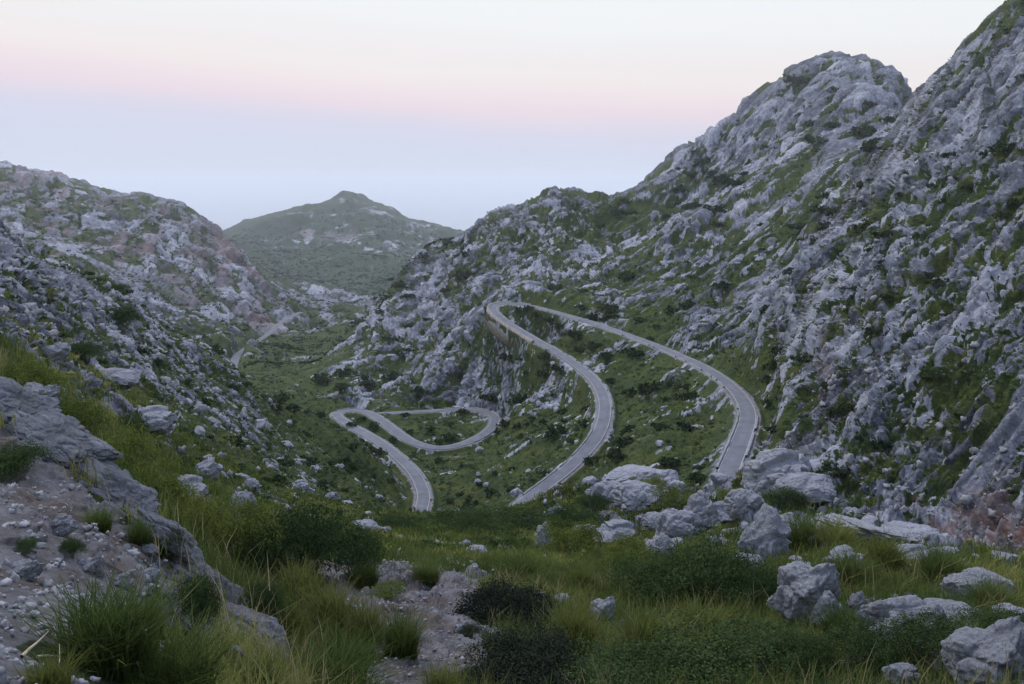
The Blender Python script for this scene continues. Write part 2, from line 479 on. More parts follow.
# ------------------------------------------------------------------ helpers: nodes, meshes, objects
def srgb(r, g, b):
    f = lambda c: c / 12.92 if c <= .04045 else ((c + .055) / 1.055) ** 2.4
    return (f(r / 255), f(g / 255), f(b / 255), 1)


class NT:
    def __init__(self, tree):
        self.t = tree

    def n(self, kind, **kw):
        nd = self.t.nodes.new(kind)
        for k, v in kw.items():
            if k == 'inp':
                for s, val in v.items():
                    sock = nd.inputs[s]
                    if isinstance(val, bpy.types.NodeSocket):
                        self.t.links.new(val, sock)
                    else:
                        sock.default_value = val
            else:
                setattr(nd, k, v)
        return nd

    def noise(self, vec, scale, detail=6, rough=.6, dist=0):
        return self.n('ShaderNodeTexNoise', inp={'Vector': vec, 'Scale': scale, 'Detail': detail, 'Roughness': rough, 'Distortion': dist}).outputs['Fac']

    def ramp(self, fac, stops, interp='LINEAR'):
        nd = self.n('ShaderNodeValToRGB', inp={'Fac': fac})
        cr = nd.color_ramp
        cr.interpolation = interp
        while len(cr.elements) < len(stops):
            cr.elements.new(.5)
        for e, (p, c) in zip(cr.elements, stops):
            e.position = p
            e.color = c if len(c) == 4 else (*c, 1)
        return nd.outputs['Color']

    def mix(self, fac, a, b, blend='MIX'):
        nd = self.n('ShaderNodeMix', data_type='RGBA', blend_type=blend)
        for idx, val in ((0, fac), (6, a), (7, b)):
            if isinstance(val, bpy.types.NodeSocket):
                self.t.links.new(val, nd.inputs[idx])
            else:
                nd.inputs[idx].default_value = val if idx == 0 or len(val) == 4 else (*val, 1)
        return nd.outputs[2]

    def math(self, op, a, b=0., c=0., clamp=False):
        nd = self.n('ShaderNodeMath', operation=op, use_clamp=clamp)
        for i, val in enumerate((a, b, c)):
            if isinstance(val, bpy.types.NodeSocket):
                self.t.links.new(val, nd.inputs[i])
            else:
                nd.inputs[i].default_value = val
        return nd.outputs[0]

    def attr(self, name):
        return self.n('ShaderNodeAttribute', attribute_name=name)

    def smooth(self, x, a, b):
        return self.n('ShaderNodeMapRange', interpolation_type='SMOOTHSTEP', inp={0: x, 1: a, 2: b, 3: 0., 4: 1.}).outputs[0]


def material(name):
    m = bpy.data.materials.new(name)
    m.use_nodes = True
    m.node_tree.nodes.clear()
    nt = NT(m.node_tree)
    out = nt.n('ShaderNodeOutputMaterial')
    return m, nt, out


def principled(nt, out, color, rough=.9, normal=None, spec=.2):
    b = nt.n('ShaderNodeBsdfPrincipled', inp={'Roughness': rough, 'Specular IOR Level': spec})
    if isinstance(color, bpy.types.NodeSocket):
        nt.t.links.new(color, b.inputs['Base Color'])
    else:
        b.inputs['Base Color'].default_value = (*color[:3], 1)
    if normal is not None:
        nt.t.links.new(normal, b.inputs['Normal'])
    nt.t.links.new(b.outputs[0], out.inputs['Surface'])
    return b


def bump(nt, h, strength, dist):
    return nt.n('ShaderNodeBump', inp={'Height': h, 'Strength': strength, 'Distance': dist}).outputs[0]


def rock_color(nt, vec, s=1.0, pale=None):
    """grey limestone: pale weathered faces, darker lichen and stains."""
    a = nt.noise(vec, .35 * s, 8, .65, .4)
    b = nt.noise(vec, 2.6 * s, 6, .7, .2)
    c = nt.noise(vec, .05 * s, 4, .6)
    d = nt.noise(vec, .8 * s, 9, .75, .8)
    f = nt.math('ADD', nt.math('MULTIPLY', a, .40), nt.math('ADD', nt.math('MULTIPLY', b, .22), nt.math('ADD', nt.math('MULTIPLY', c, .18), nt.math('MULTIPLY', d, .35))))
    if pale is not None:
        f = nt.math('ADD', f, nt.math('MULTIPLY', nt.math('SUBTRACT', pale, .5), .26))
    return nt.ramp(f, [(.42, (.026, .028, .034)), (.50, (.066, .069, .081)), (.59, (.138, .144, .165)), (.72, (.335, .345, .375))]), f


def mat_terrain():
    m, nt, out = material('limestone hillside')
    pos = nt.n('ShaderNodeNewGeometry').outputs['Position']
    veg = nt.attr('veg').outputs['Fac']
    soil = nt.attr('soil').outputs['Fac']
    rust_ = nt.attr('rust').outputs['Fac']
    rc, f = rock_color(nt, pos, 1., nt.attr('pale').outputs['Fac'])
    rc = nt.mix(nt.math('MULTIPLY', rust_, nt.math('MULTIPLY', nt.smooth(nt.noise(pos, .25, 8, .75), .38, .62), .75)), rc, nt.ramp(nt.noise(pos, .6, 6, .7), [(.3, (.11, .060, .045)), (.5, (.20, .112, .078)), (.7, (.31, .225, .18))]))
    so = nt.ramp(nt.noise(pos, 1.9, 12, .80), [(.3, (.085, .08, .08)), (.5, (.19, .185, .187)), (.68, (.34, .335, .335))])
    so = nt.mix(nt.math('MULTIPLY', nt.smooth(nt.noise(pos, .5, 6, .7), .46, .60), .65), so, (.125, .088, .062))
    gn = nt.noise(pos, .11, 5, .6)
    gf = nt.noise(pos, 1.7, 8, .75)
    g1 = nt.ramp(gf, [(.3, (.015, .023, .009)), (.5, (.033, .049, .016)), (.7, (.066, .088, .026))])
    g2 = nt.ramp(gf, [(.3, (.025, .035, .010)), (.5, (.056, .071, .018)), (.7, (.112, .120, .034))])
    gc = nt.mix(nt.smooth(gn, .42, .62), g1, g2)
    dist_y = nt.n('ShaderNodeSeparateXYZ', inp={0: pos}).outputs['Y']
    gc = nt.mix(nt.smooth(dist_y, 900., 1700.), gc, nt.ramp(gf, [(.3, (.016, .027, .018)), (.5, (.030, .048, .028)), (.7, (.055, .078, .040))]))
    base = nt.mix(soil, rc, so)
    vn = nt.math('ADD', veg, nt.math('MULTIPLY', nt.math('SUBTRACT', nt.noise(pos, 1.1, 9, .78), .5), 1.7))
    vn = nt.math('ADD', vn, nt.math('MULTIPLY', nt.math('SUBTRACT', nt.noise(pos, .16, 7, .75), .5), 1.1))
    vf = nt.smooth(vn, .40, .62)
    colr = nt.mix(vf, base, gc)
    hb = nt.math('ADD', nt.math('MULTIPLY', nt.noise(pos, .9, 12, .74, .5), 1.), nt.math('MULTIPLY', nt.noise(pos, 9., 6, .7), .10))
    principled(nt, out, colr, .92, bump(nt, hb, .8, .9), .12)
    return m


def mat_rock(name='pale limestone', pale=.50):
    m, nt, out = material(name)
    pos = nt.n('ShaderNodeNewGeometry').outputs['Position']
    rnd = nt.n('ShaderNodeObjectInfo').outputs['Random']
    c, f = rock_color(nt, pos, 3.2)
    c = nt.mix(pale, c, (.50, .50, .51))
    pit = nt.noise(pos, 16., 8, .75)
    c = nt.mix(nt.math('MULTIPLY', nt.smooth(pit, .52, .40), .6), c, (.085, .085, .09))
    lich = nt.smooth(nt.noise(pos, 1.4, 7, .72), .54, .66)
    c = nt.mix(nt.math('MULTIPLY', lich, .5), c, (.12, .12, .112))
    c = nt.mix(nt.math('MULTIPLY', nt.math('ABSOLUTE', nt.math('SUBTRACT', rnd, .5)), .5), c, (.16, .16, .17))
    hb = nt.math('ADD', nt.noise(pos, 4., 12, .78, .6), nt.math('MULTIPLY', nt.noise(pos, 26., 6, .75), .25))
    principled(nt, out, c, .92, bump(nt, hb, .9, .16), .12)
    return m


def mat_leaf(name, dark, mid, light, trans=.25):
    m, nt, out = material(name)
    t = nt.attr('tint').outputs['Fac']
    rnd = nt.n('ShaderNodeObjectInfo').outputs['Random']
    f = nt.math('ADD', nt.math('MULTIPLY', t, .8), nt.math('MULTIPLY', nt.math('SUBTRACT', rnd, .3), .35), clamp=True)
    c = nt.ramp(f, [(.0, dark), (.5, mid), (1., light)])
    d = nt.n('ShaderNodeBsdfDiffuse', inp={'Color': c})
    tr = nt.n('ShaderNodeBsdfTranslucent', inp={'Color': c})
    mx = nt.n('ShaderNodeMixShader', inp={0: trans, 1: d.outputs[0], 2: tr.outputs[0]})
    nt.t.links.new(mx.outputs[0], out.inputs['Surface'])
    return m


M_TERR = mat_terrain()
M_ROCK = mat_rock()
M_RIB = mat_rock('grey ledge limestone', .22)
M_SHRUB = mat_leaf('evergreen leaves', (.021, .034, .015), (.046, .071, .026), (.10, .135, .046))
M_MAQ = mat_leaf('dark maquis leaves', (.016, .025, .014), (.034, .050, .022), (.070, .094, .037))
M_DARK = mat_leaf('dark cushion leaves', (.014, .018, .014), (.024, .031, .020), (.045, .056, .032), .15)
M_OLIVE = mat_leaf('olive scrub leaves', (.050, .068, .017), (.108, .134, .030), (.20, .21, .052))
M_GRASS = mat_leaf('long grass', (.06, .082, .021), (.152, .172, .045), (.34, .31, .105), .38)
M_TUSS = mat_leaf('green tussock grass', (.036, .058, .017), (.084, .116, .032), (.205, .215, .064), .38)


def mesh(name, V, Fc, mat=None, smooth=True, tint=None, **attrs):
    V = np.ascontiguousarray(V, dtype=np.float32)
    Fc = np.ascontiguousarray(Fc, dtype=np.int32)
    me = bpy.data.meshes.new(name)
    k = Fc.shape[1]
    me.vertices.add(len(V)); me.vertices.foreach_set('co', V.ravel())
    me.loops.add(Fc.size); me.loops.foreach_set('vertex_index', Fc.ravel())
    me.polygons.add(len(Fc))
    me.polygons.foreach_set('loop_start', np.arange(len(Fc), dtype=np.int32) * k)
    if smooth:
        me.polygons.foreach_set('use_smooth', np.ones(len(Fc), bool))
    if tint is not None:
        attrs['tint'] = tint
    for an, av in attrs.items():
        a = me.attributes.new(an, 'FLOAT', 'POINT')
        a.data.foreach_set('value', np.ascontiguousarray(av, dtype=np.float32))
    me.update(calc_edges=True)
    if mat:
        me.materials.append(mat)
    return me


def link(name, me, parent=None, loc=None, rot=None, scale=None):
    o = bpy.data.objects.new(name, me)
    COL.objects.link(o)
    if parent:
        o.parent = parent
    if loc is not None:
        o.location = [float(c) for c in loc]
    if rot is not None:
        o.rotation_euler = rot
    if scale is not None:
        o.scale = scale if hasattr(scale, '__len__') else (scale,) * 3
    return o


def tag(o, label=None, cat=None, group=None, kind=None):
    if label: o['label'] = label
    if cat: o['category'] = cat
    if group: o['group'] = group
    if kind: o['kind'] = kind
    return o


# ------------------------------------------------------------------ terrain objects
idx = np.arange(NC * NR).reshape(NC, NR)
nxt = np.roll(idx, -1, axis=0)
quads = np.stack([idx[:, :-1], nxt[:, :-1], nxt[:, 1:], idx[:, 1:]], -1).reshape(-1, 4)
fr = RR[:, :-1].ravel(); fth = TT[:, :-1].ravel()
fpx = 512 + F * np.tan(np.clip(fth, -1.2, 1.2))
contour = np.interp(fpx, [-300, 0, 64, 128, 192, 256, 290, 340, 420, 500, 620, 700, 745, 800, 910, 1024], [95, 160, 190, 220, 255, 300, 75, 75, 77, 72, 82, 72, 70, 66, 36, 26])
zone = np.where(fr < 26, 0, np.where(fr < contour, np.where(fpx < 290, 1, 0), np.where(fr > 1650, 4, np.where((fpx < 262) & (fr > 300), 3, 2))))
flatV = P.reshape(-1, 3)
centre = None
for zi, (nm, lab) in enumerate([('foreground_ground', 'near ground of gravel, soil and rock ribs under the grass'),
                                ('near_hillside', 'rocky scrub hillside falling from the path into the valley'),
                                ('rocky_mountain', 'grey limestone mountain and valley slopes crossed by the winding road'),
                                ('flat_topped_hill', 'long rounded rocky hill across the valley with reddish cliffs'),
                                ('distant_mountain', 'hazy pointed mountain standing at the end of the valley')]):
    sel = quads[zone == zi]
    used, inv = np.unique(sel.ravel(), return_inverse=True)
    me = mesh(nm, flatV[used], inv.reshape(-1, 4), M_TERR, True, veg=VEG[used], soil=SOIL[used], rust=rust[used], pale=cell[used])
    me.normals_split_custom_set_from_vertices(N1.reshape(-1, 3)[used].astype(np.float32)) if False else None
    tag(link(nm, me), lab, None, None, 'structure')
    if zi == 0:                                        # close the small hole at the feet
        ring = idx[:, 0]
        cz = flatV[ring, 2].mean()
        cv = np.vstack([flatV[ring], [[0, 0, cz]]])
        n = len(ring)
        cf = np.stack([np.arange(n), np.full(n, n), np.full(n, n), (np.arange(n) + 1) % n], -1)[:, [0, 1, 3]]
        tag(link('standing_ground', mesh('standing_ground', cv, cf, M_TERR, True, veg=np.zeros(n + 1), soil=np.ones(n + 1), rust=np.zeros(n + 1), pale=np.zeros(n + 1) + .5)), 'patch of bare soil at the standpoint', None, None, 'structure')
COLUMNS = THV


def ground(px, py, far=1e9):
    """terrain point seen at a picture position (first surface along that line)."""
    th, te = ray(px, py)
    i = int(np.argmin(np.abs(THV - th)))
    v = VIS[i] & (RR[i] > 2.0) & (RR[i] < far)
    e = np.tan(EL[i])
    c = np.where(v, np.abs(e - te), 9)
    j = int(np.argmin(c))
    return P[i, j].copy(), N0[i, j].copy(), float(DIST[i, j])


def ground_xy(x, y):
    r = math.hypot(x, y); th = math.atan2(x, y)
    i = int(np.argmin(np.abs(THV - th)))
    return float(np.interp(r, RR[i], P[i, :, 2]))


# ------------------------------------------------------------------ sea
def mat_sea():
    m, nt, out = material('calm sea')
    pos = nt.n('ShaderNodeNewGeometry').outputs['Position']
    principled(nt, out, (.05, .085, .12), .12, None, .5)
    return m


NS = 96
ang = np.linspace(0, 2 * math.pi, NS, endpoint=False)
sv = [[0, 0, -660.]]
for rr in (9000., 30000., 60000.):
    sv += [[rr * math.cos(a), rr * math.sin(a), -660.] for a in ang]
sv = np.array(sv)
sf = []
for k in range(NS):
    sf.append((0, 1 + k, 1 + (k + 1) % NS, 1 + (k + 1) % NS))
st = np.array([[0, 1 + k, 1 + (k + 1) % NS] for k in range(NS)])
sq = np.array([[1 + b * NS + k, 1 + (b + 1) * NS + k, 1 + (b + 1) * NS + (k + 1) % NS, 1 + b * NS + (k + 1) % NS] for b in range(2) for k in range(NS)])
tri = np.vstack([st, sq[:, [0, 1, 2]], sq[:, [0, 2, 3]]])
tag(link('sea', mesh('sea', sv, tri, mat_sea())), 'pale hazy sea reaching the horizon', None, None, 'structure')


# ------------------------------------------------------------------ roads
def ribbon_frame(road):
    t = np.gradient(road[:, :2], axis=0)
    t /= np.linalg.norm(t, axis=1, keepdims=True) + 1e-9
    side = np.stack([t[:, 1], -t[:, 0]], -1)           # to the right of travel
    return t, side


def strip(road, offs, lift, closed_under=None):
    """ribbon through lateral offsets (k,) with heights lift (k,)"""
    t, s = ribbon_frame(road)
    k = len(offs)
    V = np.empty((len(road), k, 3))
    for j in range(k):
        V[:, j, :2] = road[:, :2] + s * offs[j]
        V[:, j, 2] = road[:, 2] + lift[j]
    n = len(road)
    I = np.arange(n * k).reshape(n, k)
    Fq = np.stack([I[:-1, :-1], I[:-1, 1:], I[1:, 1:], I[1:, :-1]], -1).reshape(-1, 4)
    return V.reshape(-1, 3), Fq


def mat_asphalt():
    m, nt, out = material('worn asphalt')
    pos = nt.n('ShaderNodeNewGeometry').outputs['Position']
    f = nt.math('ADD', nt.math('MULTIPLY', nt.noise(pos, .25, 6, .6), .6), nt.math('MULTIPLY', nt.noise(pos, 2.5, 6, .7), .4))
    side = nt.attr('across').outputs['Fac']
    c = nt.ramp(f, [(.35, (.080, .084, .094)), (.52, (.122, .127, .140)), (.68, (.175, .180, .195))])
    track = nt.math('ABSOLUTE', nt.math('SUBTRACT', nt.math('ABSOLUTE', side), .45))
    c = nt.mix(nt.math('MULTIPLY', nt.smooth(track, .22, .04), .35), c, (.095, .098, .107))
    c = nt.mix(nt.math('MULTIPLY', nt.smooth(nt.noise(pos, .12, 5, .7), .56, .62), .4), c, (.085, .088, .097))
    principled(nt, out, c, .8, bump(nt, nt.noise(pos, 12, 4, .6), .2, .02), .3)
    return m


def mat_plain(name, c0, c1, scale=3., rough=.9, b=.3, bd=.05):
    m, nt, out = material(name)
    pos = nt.n('ShaderNodeNewGeometry').outputs['Position']
    c = nt.ramp(nt.noise(pos, scale, 7, .7), [(.32, c0), (.68, c1)])
    principled(nt, out, c, rough, bump(nt, nt.noise(pos, scale * 2.2, 7, .7), b, bd))
    return m


M_ASPH = mat_asphalt()
M_LINE = mat_plain('worn white road paint', (.22, .22, .225), (.36, .36, .365), 1.2, .7, .05, .01)
M_KERB = mat_plain('pale kerb stone', (.13, .13, .13), (.30, .295, .29), 1.4, .9, .5, .1)

offs = np.array([-RW, -1.4, 0, 1.4, RW])
for nm, rd, lab in (('road', RM, 'grey asphalt mountain road winding down in hairpin bends'), ('valley_road', RF, 'pale narrow road running along the far valley floor')):
    V, Fq = strip(rd, offs, np.array([0, .05, .08, .05, 0]))
    tag(link(nm, mesh(nm, V, Fq, M_ASPH, True, across=np.tile(offs / RW, len(rd)))), lab, None, None, 'structure')


def lines_on(rd, nm, offsets, w, dash=None, lab=None):
    Vs, Fs, n0_ = [], [], 0
    seg = np.r_[0, np.cumsum(np.linalg.norm(np.diff(rd[:, :2], axis=0), axis=1))]
    for o_ in offsets:
        V, Fq = strip(rd, np.array([o_ - w / 2, o_ + w / 2]), np.array([.1, .1]) - abs(o_) / RW * .075)
        if dash:
            ph = (seg[:-1] % dash[0]) < dash[1]
            Fq = Fq[ph]
        Vs.append(V); Fs.append(Fq + n0_); n0_ += len(V)
    tag(link(nm, mesh(nm, np.vstack(Vs), np.vstack(Fs), M_LINE, False)), lab, None, None, 'structure')


lines_on(RM, 'road_edge_lines', [-RW + .2, RW - .2], .20, None, 'thin pale lines painted along both road edges')

# ------------------------------------------------------------------ kerb walls and the retaining wall
seglen = np.r_[0, np.cumsum(np.linalg.norm(np.diff(RM[:, :2], axis=0), axis=1))]
rpx, rpy = project(RM)


def nearest_idx(px, py, lo=0, hi=None):
    hi = hi or len(RM)
    d = np.hypot(rpx[lo:hi] - px, rpy[lo:hi] - py)
    return lo + int(np.argmin(d))


def kerb(i0, i1, side, label, h=.42, w=.42, gap=.05):
    rd = RM[i0:i1]
    a = side * (RW + gap); b = side * (RW + gap + w)
    V, Fq = strip(rd, np.array([a, a, b, b]), np.array([-.25, h, h, -.8]))
    V = V + RNG.normal(scale=.06, size=V.shape)
    nq = len(Fq) // 3
    hole = (perlin(np.c_[np.arange(nq) / 3.1, np.full(nq, i0 * .37), np.zeros(nq)], 21) > .22)
    Fq = Fq.reshape(nq, 3, 4)[~hole].reshape(-1, 4)
    return tag(link('roadside_kerb_wall', mesh('roadside_kerb_wall', V, Fq, M_KERB, False)), label, 'kerb wall', 'low stone kerb walls along the road')


i_top = nearest_idx(495, 302, 0, int(len(RM) * .45))
i_low = nearest_idx(522, 504, i_top)
i_h2 = nearest_idx(335, 413, i_low)
i_loop = nearest_idx(494, 420, i_h2)
KERBS = [
    (nearest_idx(722, 505, 0, i_top), nearest_idx(745, 405, 0, i_top), -1, 'pale low kerb wall on the valley side of the straight nearest stretch'),
    (nearest_idx(724, 490, 0, i_top), nearest_idx(748, 415, 0, i_top), 1, 'pale low kerb wall on the cliff side of the straight nearest stretch'),
    (nearest_idx(732, 387, 0, i_top), nearest_idx(528, 305, 0, i_top), -1, 'long kerb wall below the upper road running to the top hairpin'),
    (nearest_idx(528, 305, 0, i_top), nearest_idx(500, 318, i_top, i_low), 1, 'kerb wall curling round the outside of the top hairpin'),
    (nearest_idx(548, 347, i_top, i_low), nearest_idx(604, 410, i_top, i_low), -1, 'kerb wall on the outer side of the middle road bend'),
    (nearest_idx(600, 430, i_top, i_low), nearest_idx(525, 502, i_top, i_low), 1, 'broken kerb wall beside the middle road as it drops behind the rocks'),
    (nearest_idx(424, 500, i_low, i_h2), nearest_idx(396, 455, i_low, i_h2), 1, 'kerb wall edging the lowest road above the meadow'),
    (nearest_idx(352, 426, i_low, i_h2), nearest_idx(365, 411, i_h2, i_loop), -1, 'kerb wall around the small hairpin of the lowest road'),
    (nearest_idx(464, 444, i_h2, i_loop), nearest_idx(440, 410, i_loop), 1, 'kerb wall around the wide loop at the valley bottom'),
]
for k_ in KERBS:
    a_, b_ = sorted(k_[:2])
    if b_ - a_ > 3:
        kerb(a_, b_, k_[2], k_[3])


def retaining(i0, i1, side, depth, label):
    rd = RM[i0:i1]
    n = len(rd)
    w = np.sin(np.linspace(0, math.pi, n)) ** .5
    t, s = ribbon_frame(rd)
    V = np.empty((n, 5, 3))
    prof = [(RW + .10, -.3), (RW + .10, .7), (RW + .95, .7), (RW + 1.9, None), (RW + .15, None)]
    for j, (o_, z) in enumerate(prof):
        V[:, j, :2] = rd[:, :2] + s * (side * o_)
        V[:, j, 2] = rd[:, 2] + (z if z is not None else -depth * w - .5)
    I = np.arange(n * 5).reshape(n, 5)
    J = np.c_[I, I[:, :1]]
    Fq = np.stack([J[:-1, :-1], J[:-1, 1:], J[1:, 1:], J[1:, :-1]], -1).reshape(-1, 4)
    m, nt, out = material('tan masonry')
    pos = nt.n('ShaderNodeNewGeometry').outputs['Position']
    vor = nt.n('ShaderNodeTexVoronoi', inp={'Vector': pos, 'Scale': 1.5})
    c = nt.ramp(nt.noise(vor.outputs['Color'], 3, 3, .5), [(.35, (.20, .17, .14)), (.65, (.34, .295, .25))])
    c = nt.mix(nt.smooth(nt.noise(pos, .4, 6, .7), .5, .75), c, (.15, .14, .13))
    principled(nt, out, c, .9, bump(nt, vor.outputs['Distance'], .6, .15))
    return tag(link('retaining_wall', mesh('retaining_wall', V.reshape(-1, 3), Fq, m, False)), label, 'wall')


retaining(_a, _b, 1, 8.5, 'tan masonry retaining wall holding up the top hairpin')

# ------------------------------------------------------------------ plants
def leaf_quads(C, Nn, size, aspect=.5, rng=RNG):
    n = len(C)
    a = np.cross(Nn, rng.normal(size=(n, 3)))
    a /= np.linalg.norm(a, axis=1, keepdims=True) + 1e-9
    b = np.cross(Nn, a)
    s = size[:, None] if hasattr(size, '__len__') else size
    V = np.stack([C - a * s, C - b * s * aspect, C + a * s, C + b * s * aspect], 1)
    return V.reshape(-1, 3), np.arange(4 * n).reshape(n, 4)


def lobes_points(rng, n, nlobe, flat=.75, spread=.62):
    """points in an uneven bush crown of unit radius resting on z=0"""
    ang = rng.uniform(0, 2 * math.pi, nlobe)
    rad = np.sqrt(rng.uniform(0, 1, nlobe)) * spread
    lr = rng.uniform(.16, .46, nlobe) * (1.15 - rad * .5)
    lz = (1 - rad ** 1.6) * rng.uniform(.25, .75, nlobe) * flat * 1.25 + .12
    lc = np.c_[rad * np.cos(ang), rad * np.sin(ang), lz]
    pick = rng.choice(nlobe, n, p=lr ** 2 / (lr ** 2).sum())
    d = rng.normal(size=(n, 3)); d /= np.linalg.norm(d, axis=1, keepdims=True)
    d[:, 2] = np.where(d[:, 2] < -.3, -d[:, 2], d[:, 2])
    rr = rng.uniform(.35, 1.0, n) ** .45 * (1 + .18 * rng.normal(size=n))
    C = lc[pick] + d * (lr[pick] * rr)[:, None]
    C[:, 2] = np.abs(C[:, 2])
    return C, d, rng.uniform(-.2, .2, nlobe)[pick]


def bush_mesh(seed, n, leaf, nlobe, mat, flat=.75, aspect=.45):
    rng = np.random.default_rng(seed)
    ks = max(60, n // 34)
    Cs, ds_, ls = lobes_points(rng, ks, nlobe, flat)
    sel = rng.integers(0, ks, n)
    sp = rng.uniform(.05, .11, ks)[sel]
    d = ds_[sel]
    C = Cs[sel] + rng.normal(size=(n, 3)) * sp[:, None] * np.array([.75, .75, .75]) + d * (rng.uniform(0, .12, n) ** 1.0)[:, None]
    C[:, 2] = np.abs(C[:, 2])
    ext = np.percentile(np.abs(C[:, :2]), 96), np.percentile(C[:, 2], 97)
    C = C / np.array([ext[0], ext[0], ext[1]])
    lt = ls[sel] + rng.uniform(-.18, .18, ks)[sel]
    Nn = d * .6 + rng.normal(size=(n, 3)) * .6 + np.array([0, 0, .35])
    Nn /= np.linalg.norm(Nn, axis=1, keepdims=True)
    V, Fq = leaf_quads(C, Nn, leaf * rng.uniform(.6, 1.35, n), aspect, rng)
    t = np.clip(.42 + lt + rng.normal(scale=.16, size=n), 0, 1)
    return mesh('foliage', V, Fq, mat, False, tint=np.repeat(t, 4))


def stem_mesh(seed):
    rng = np.random.default_rng(seed)
    Vs, Fs, n0_ = [], [], 0
    for k in range(7):
        a = rng.uniform(0, 6.28); tip = np.array([math.cos(a) * rng.uniform(.2, .5), math.sin(a) * rng.uniform(.2, .5), rng.uniform(.35, .7)])
        base = np.array([math.cos(a) * .05, math.sin(a) * .05, -.12])
        ringv = []
        for t in (0, .35, .7, 1):
            c = base + (tip - base) * t + rng.normal(scale=.02, size=3)
            rad = .035 * (1 - t * .8)
            ringv.append([c + rad * np.array([math.cos(b), math.sin(b), 0]) for b in np.linspace(0, 6.28, 7)[:-1]])
        V = np.array(ringv).reshape(-1, 3)
        for j in range(3):
            for b in range(6):
                Fs.append((n0_ + j * 6 + b, n0_ + j * 6 + (b + 1) % 6, n0_ + (j + 1) * 6 + (b + 1) % 6, n0_ + (j + 1) * 6 + b))
        Vs.append(V); n0_ += len(V)
    return mesh('stem', np.vstack(Vs), np.array(Fs), M_BARK, True)


M_BARK = mat_plain('grey brown bark', (.05, .042, .035), (.12, .10, .085), 8.)


def blades(base, height, width, lean, tint, rng=RNG):
    """grass blades as three-point bent strips; base (n,3)"""
    n = len(base)
    a = rng.uniform(0, 2 * math.pi, n)
    ld = np.c_[np.cos(a), np.sin(a)]
    wd = np.c_[-np.sin(a), np.cos(a)]
    V = np.empty((n, 6, 3))
    for k, (t, wf) in enumerate(((0., 1.), (.55, .8), (1., .12))):
        c = np.empty((n, 3))
        c[:, :2] = base[:, :2] + ld * (lean * height * t ** 2)[:, None]
        c[:, 2] = base[:, 2] + height * (t - .25 * np.minimum(lean, 1.2) * t ** 2)
        off = wd * (width * wf * .5)[:, None]
        V[:, 2 * k, :2] = c[:, :2] - off; V[:, 2 * k, 2] = c[:, 2]
        V[:, 2 * k + 1, :2] = c[:, :2] + off; V[:, 2 * k + 1, 2] = c[:, 2]
    o_ = np.arange(n)[:, None] * 6
    Fq = np.concatenate([o_ + np.array([[0, 1, 3, 2]]), o_ + np.array([[2, 3, 5, 4]])], 0)
    return V.reshape(-1, 3), Fq, np.repeat(tint, 6)


def tussock_mesh(seed, n, mat, w=.012, lean=.75):
    rng = np.random.default_rng(seed)
    r = np.sqrt(rng.uniform(0, 1, n)) * .42
    a = rng.uniform(0, 6.28, n)
    base = np.c_[r * np.cos(a), r * np.sin(a), -.06 + 0 * r]
    h = rng.uniform(.45, 1.05, n) * (1.05 - .5 * r)
    V, Fq, t = blades(base, h, np.full(n, w) * rng.uniform(.7, 1.4, n), rng.uniform(.1, lean, n) + r * .9, np.clip(rng.normal(.42, .2, n), 0, 1), rng)
    # blades lean outward from the middle
    return mesh('tussock', V, Fq, mat, False, tint=t)


BUSH_NEAR = [bush_mesh(20 + k, 15000, .026, 22, M_SHRUB, .85) for k in range(3)]
BUSH_OLIVE = [bush_mesh(30 + k, 9000, .030, 16, M_OLIVE, .7) for k in range(2)]
BUSH_DARK = [bush_mesh(40 + k, 20000, .030, 26, M_DARK, .5) for k in range(2)]
BUSH_FAR = [bush_mesh(50 + k, 560, .13, 9, M_MAQ, .8, .6) for k in range(6)]
STEM = stem_mesh(3)
TUSS = [tussock_mesh(60 + k, 1100, M_TUSS, .016) for k in range(3)]
TUSS_Y = [tussock_mesh(70 + k, 700, M_GRASS, .018, .6) for k in range(3)]


def shrub(px, py, wpx, hpx, label, kind='near', group=None):
    """a bush whose foot shows at (px, py), wpx wide and hpx tall in the picture"""
    p, n, d = ground(px, py, 92. if py > 480 else 1e9)
    rad = wpx * d / F * .5
    hz = hpx * d / F
    src = {'near': BUSH_NEAR, 'olive': BUSH_OLIVE, 'dark': BUSH_DARK}[kind]
    root = link('shrub', None, loc=p - np.array([0, 0, rad * .08]), rot=(0, 0, random.uniform(0, 6.28)))
    root.scale = (rad, rad * random.uniform(.8, 1.), hz * .92)
    tag(root, label, 'shrub', group)
    link('foliage', random.choice(src), root)
    link('stem', STEM, root)
    return root


def tussock(px, py, wpx, hpx, label, yellow=False, group=None):
    p, n, d = ground(px, py)
    o = link('grass_tussock', random.choice(TUSS_Y if yellow else TUSS), loc=p, rot=(0, 0, random.uniform(0, 6.28)))
    rad = wpx * d / F * .62
    o.scale = (rad, rad, hpx * d / F * 1.1)
    return tag(o, label, 'grass tussock', group)


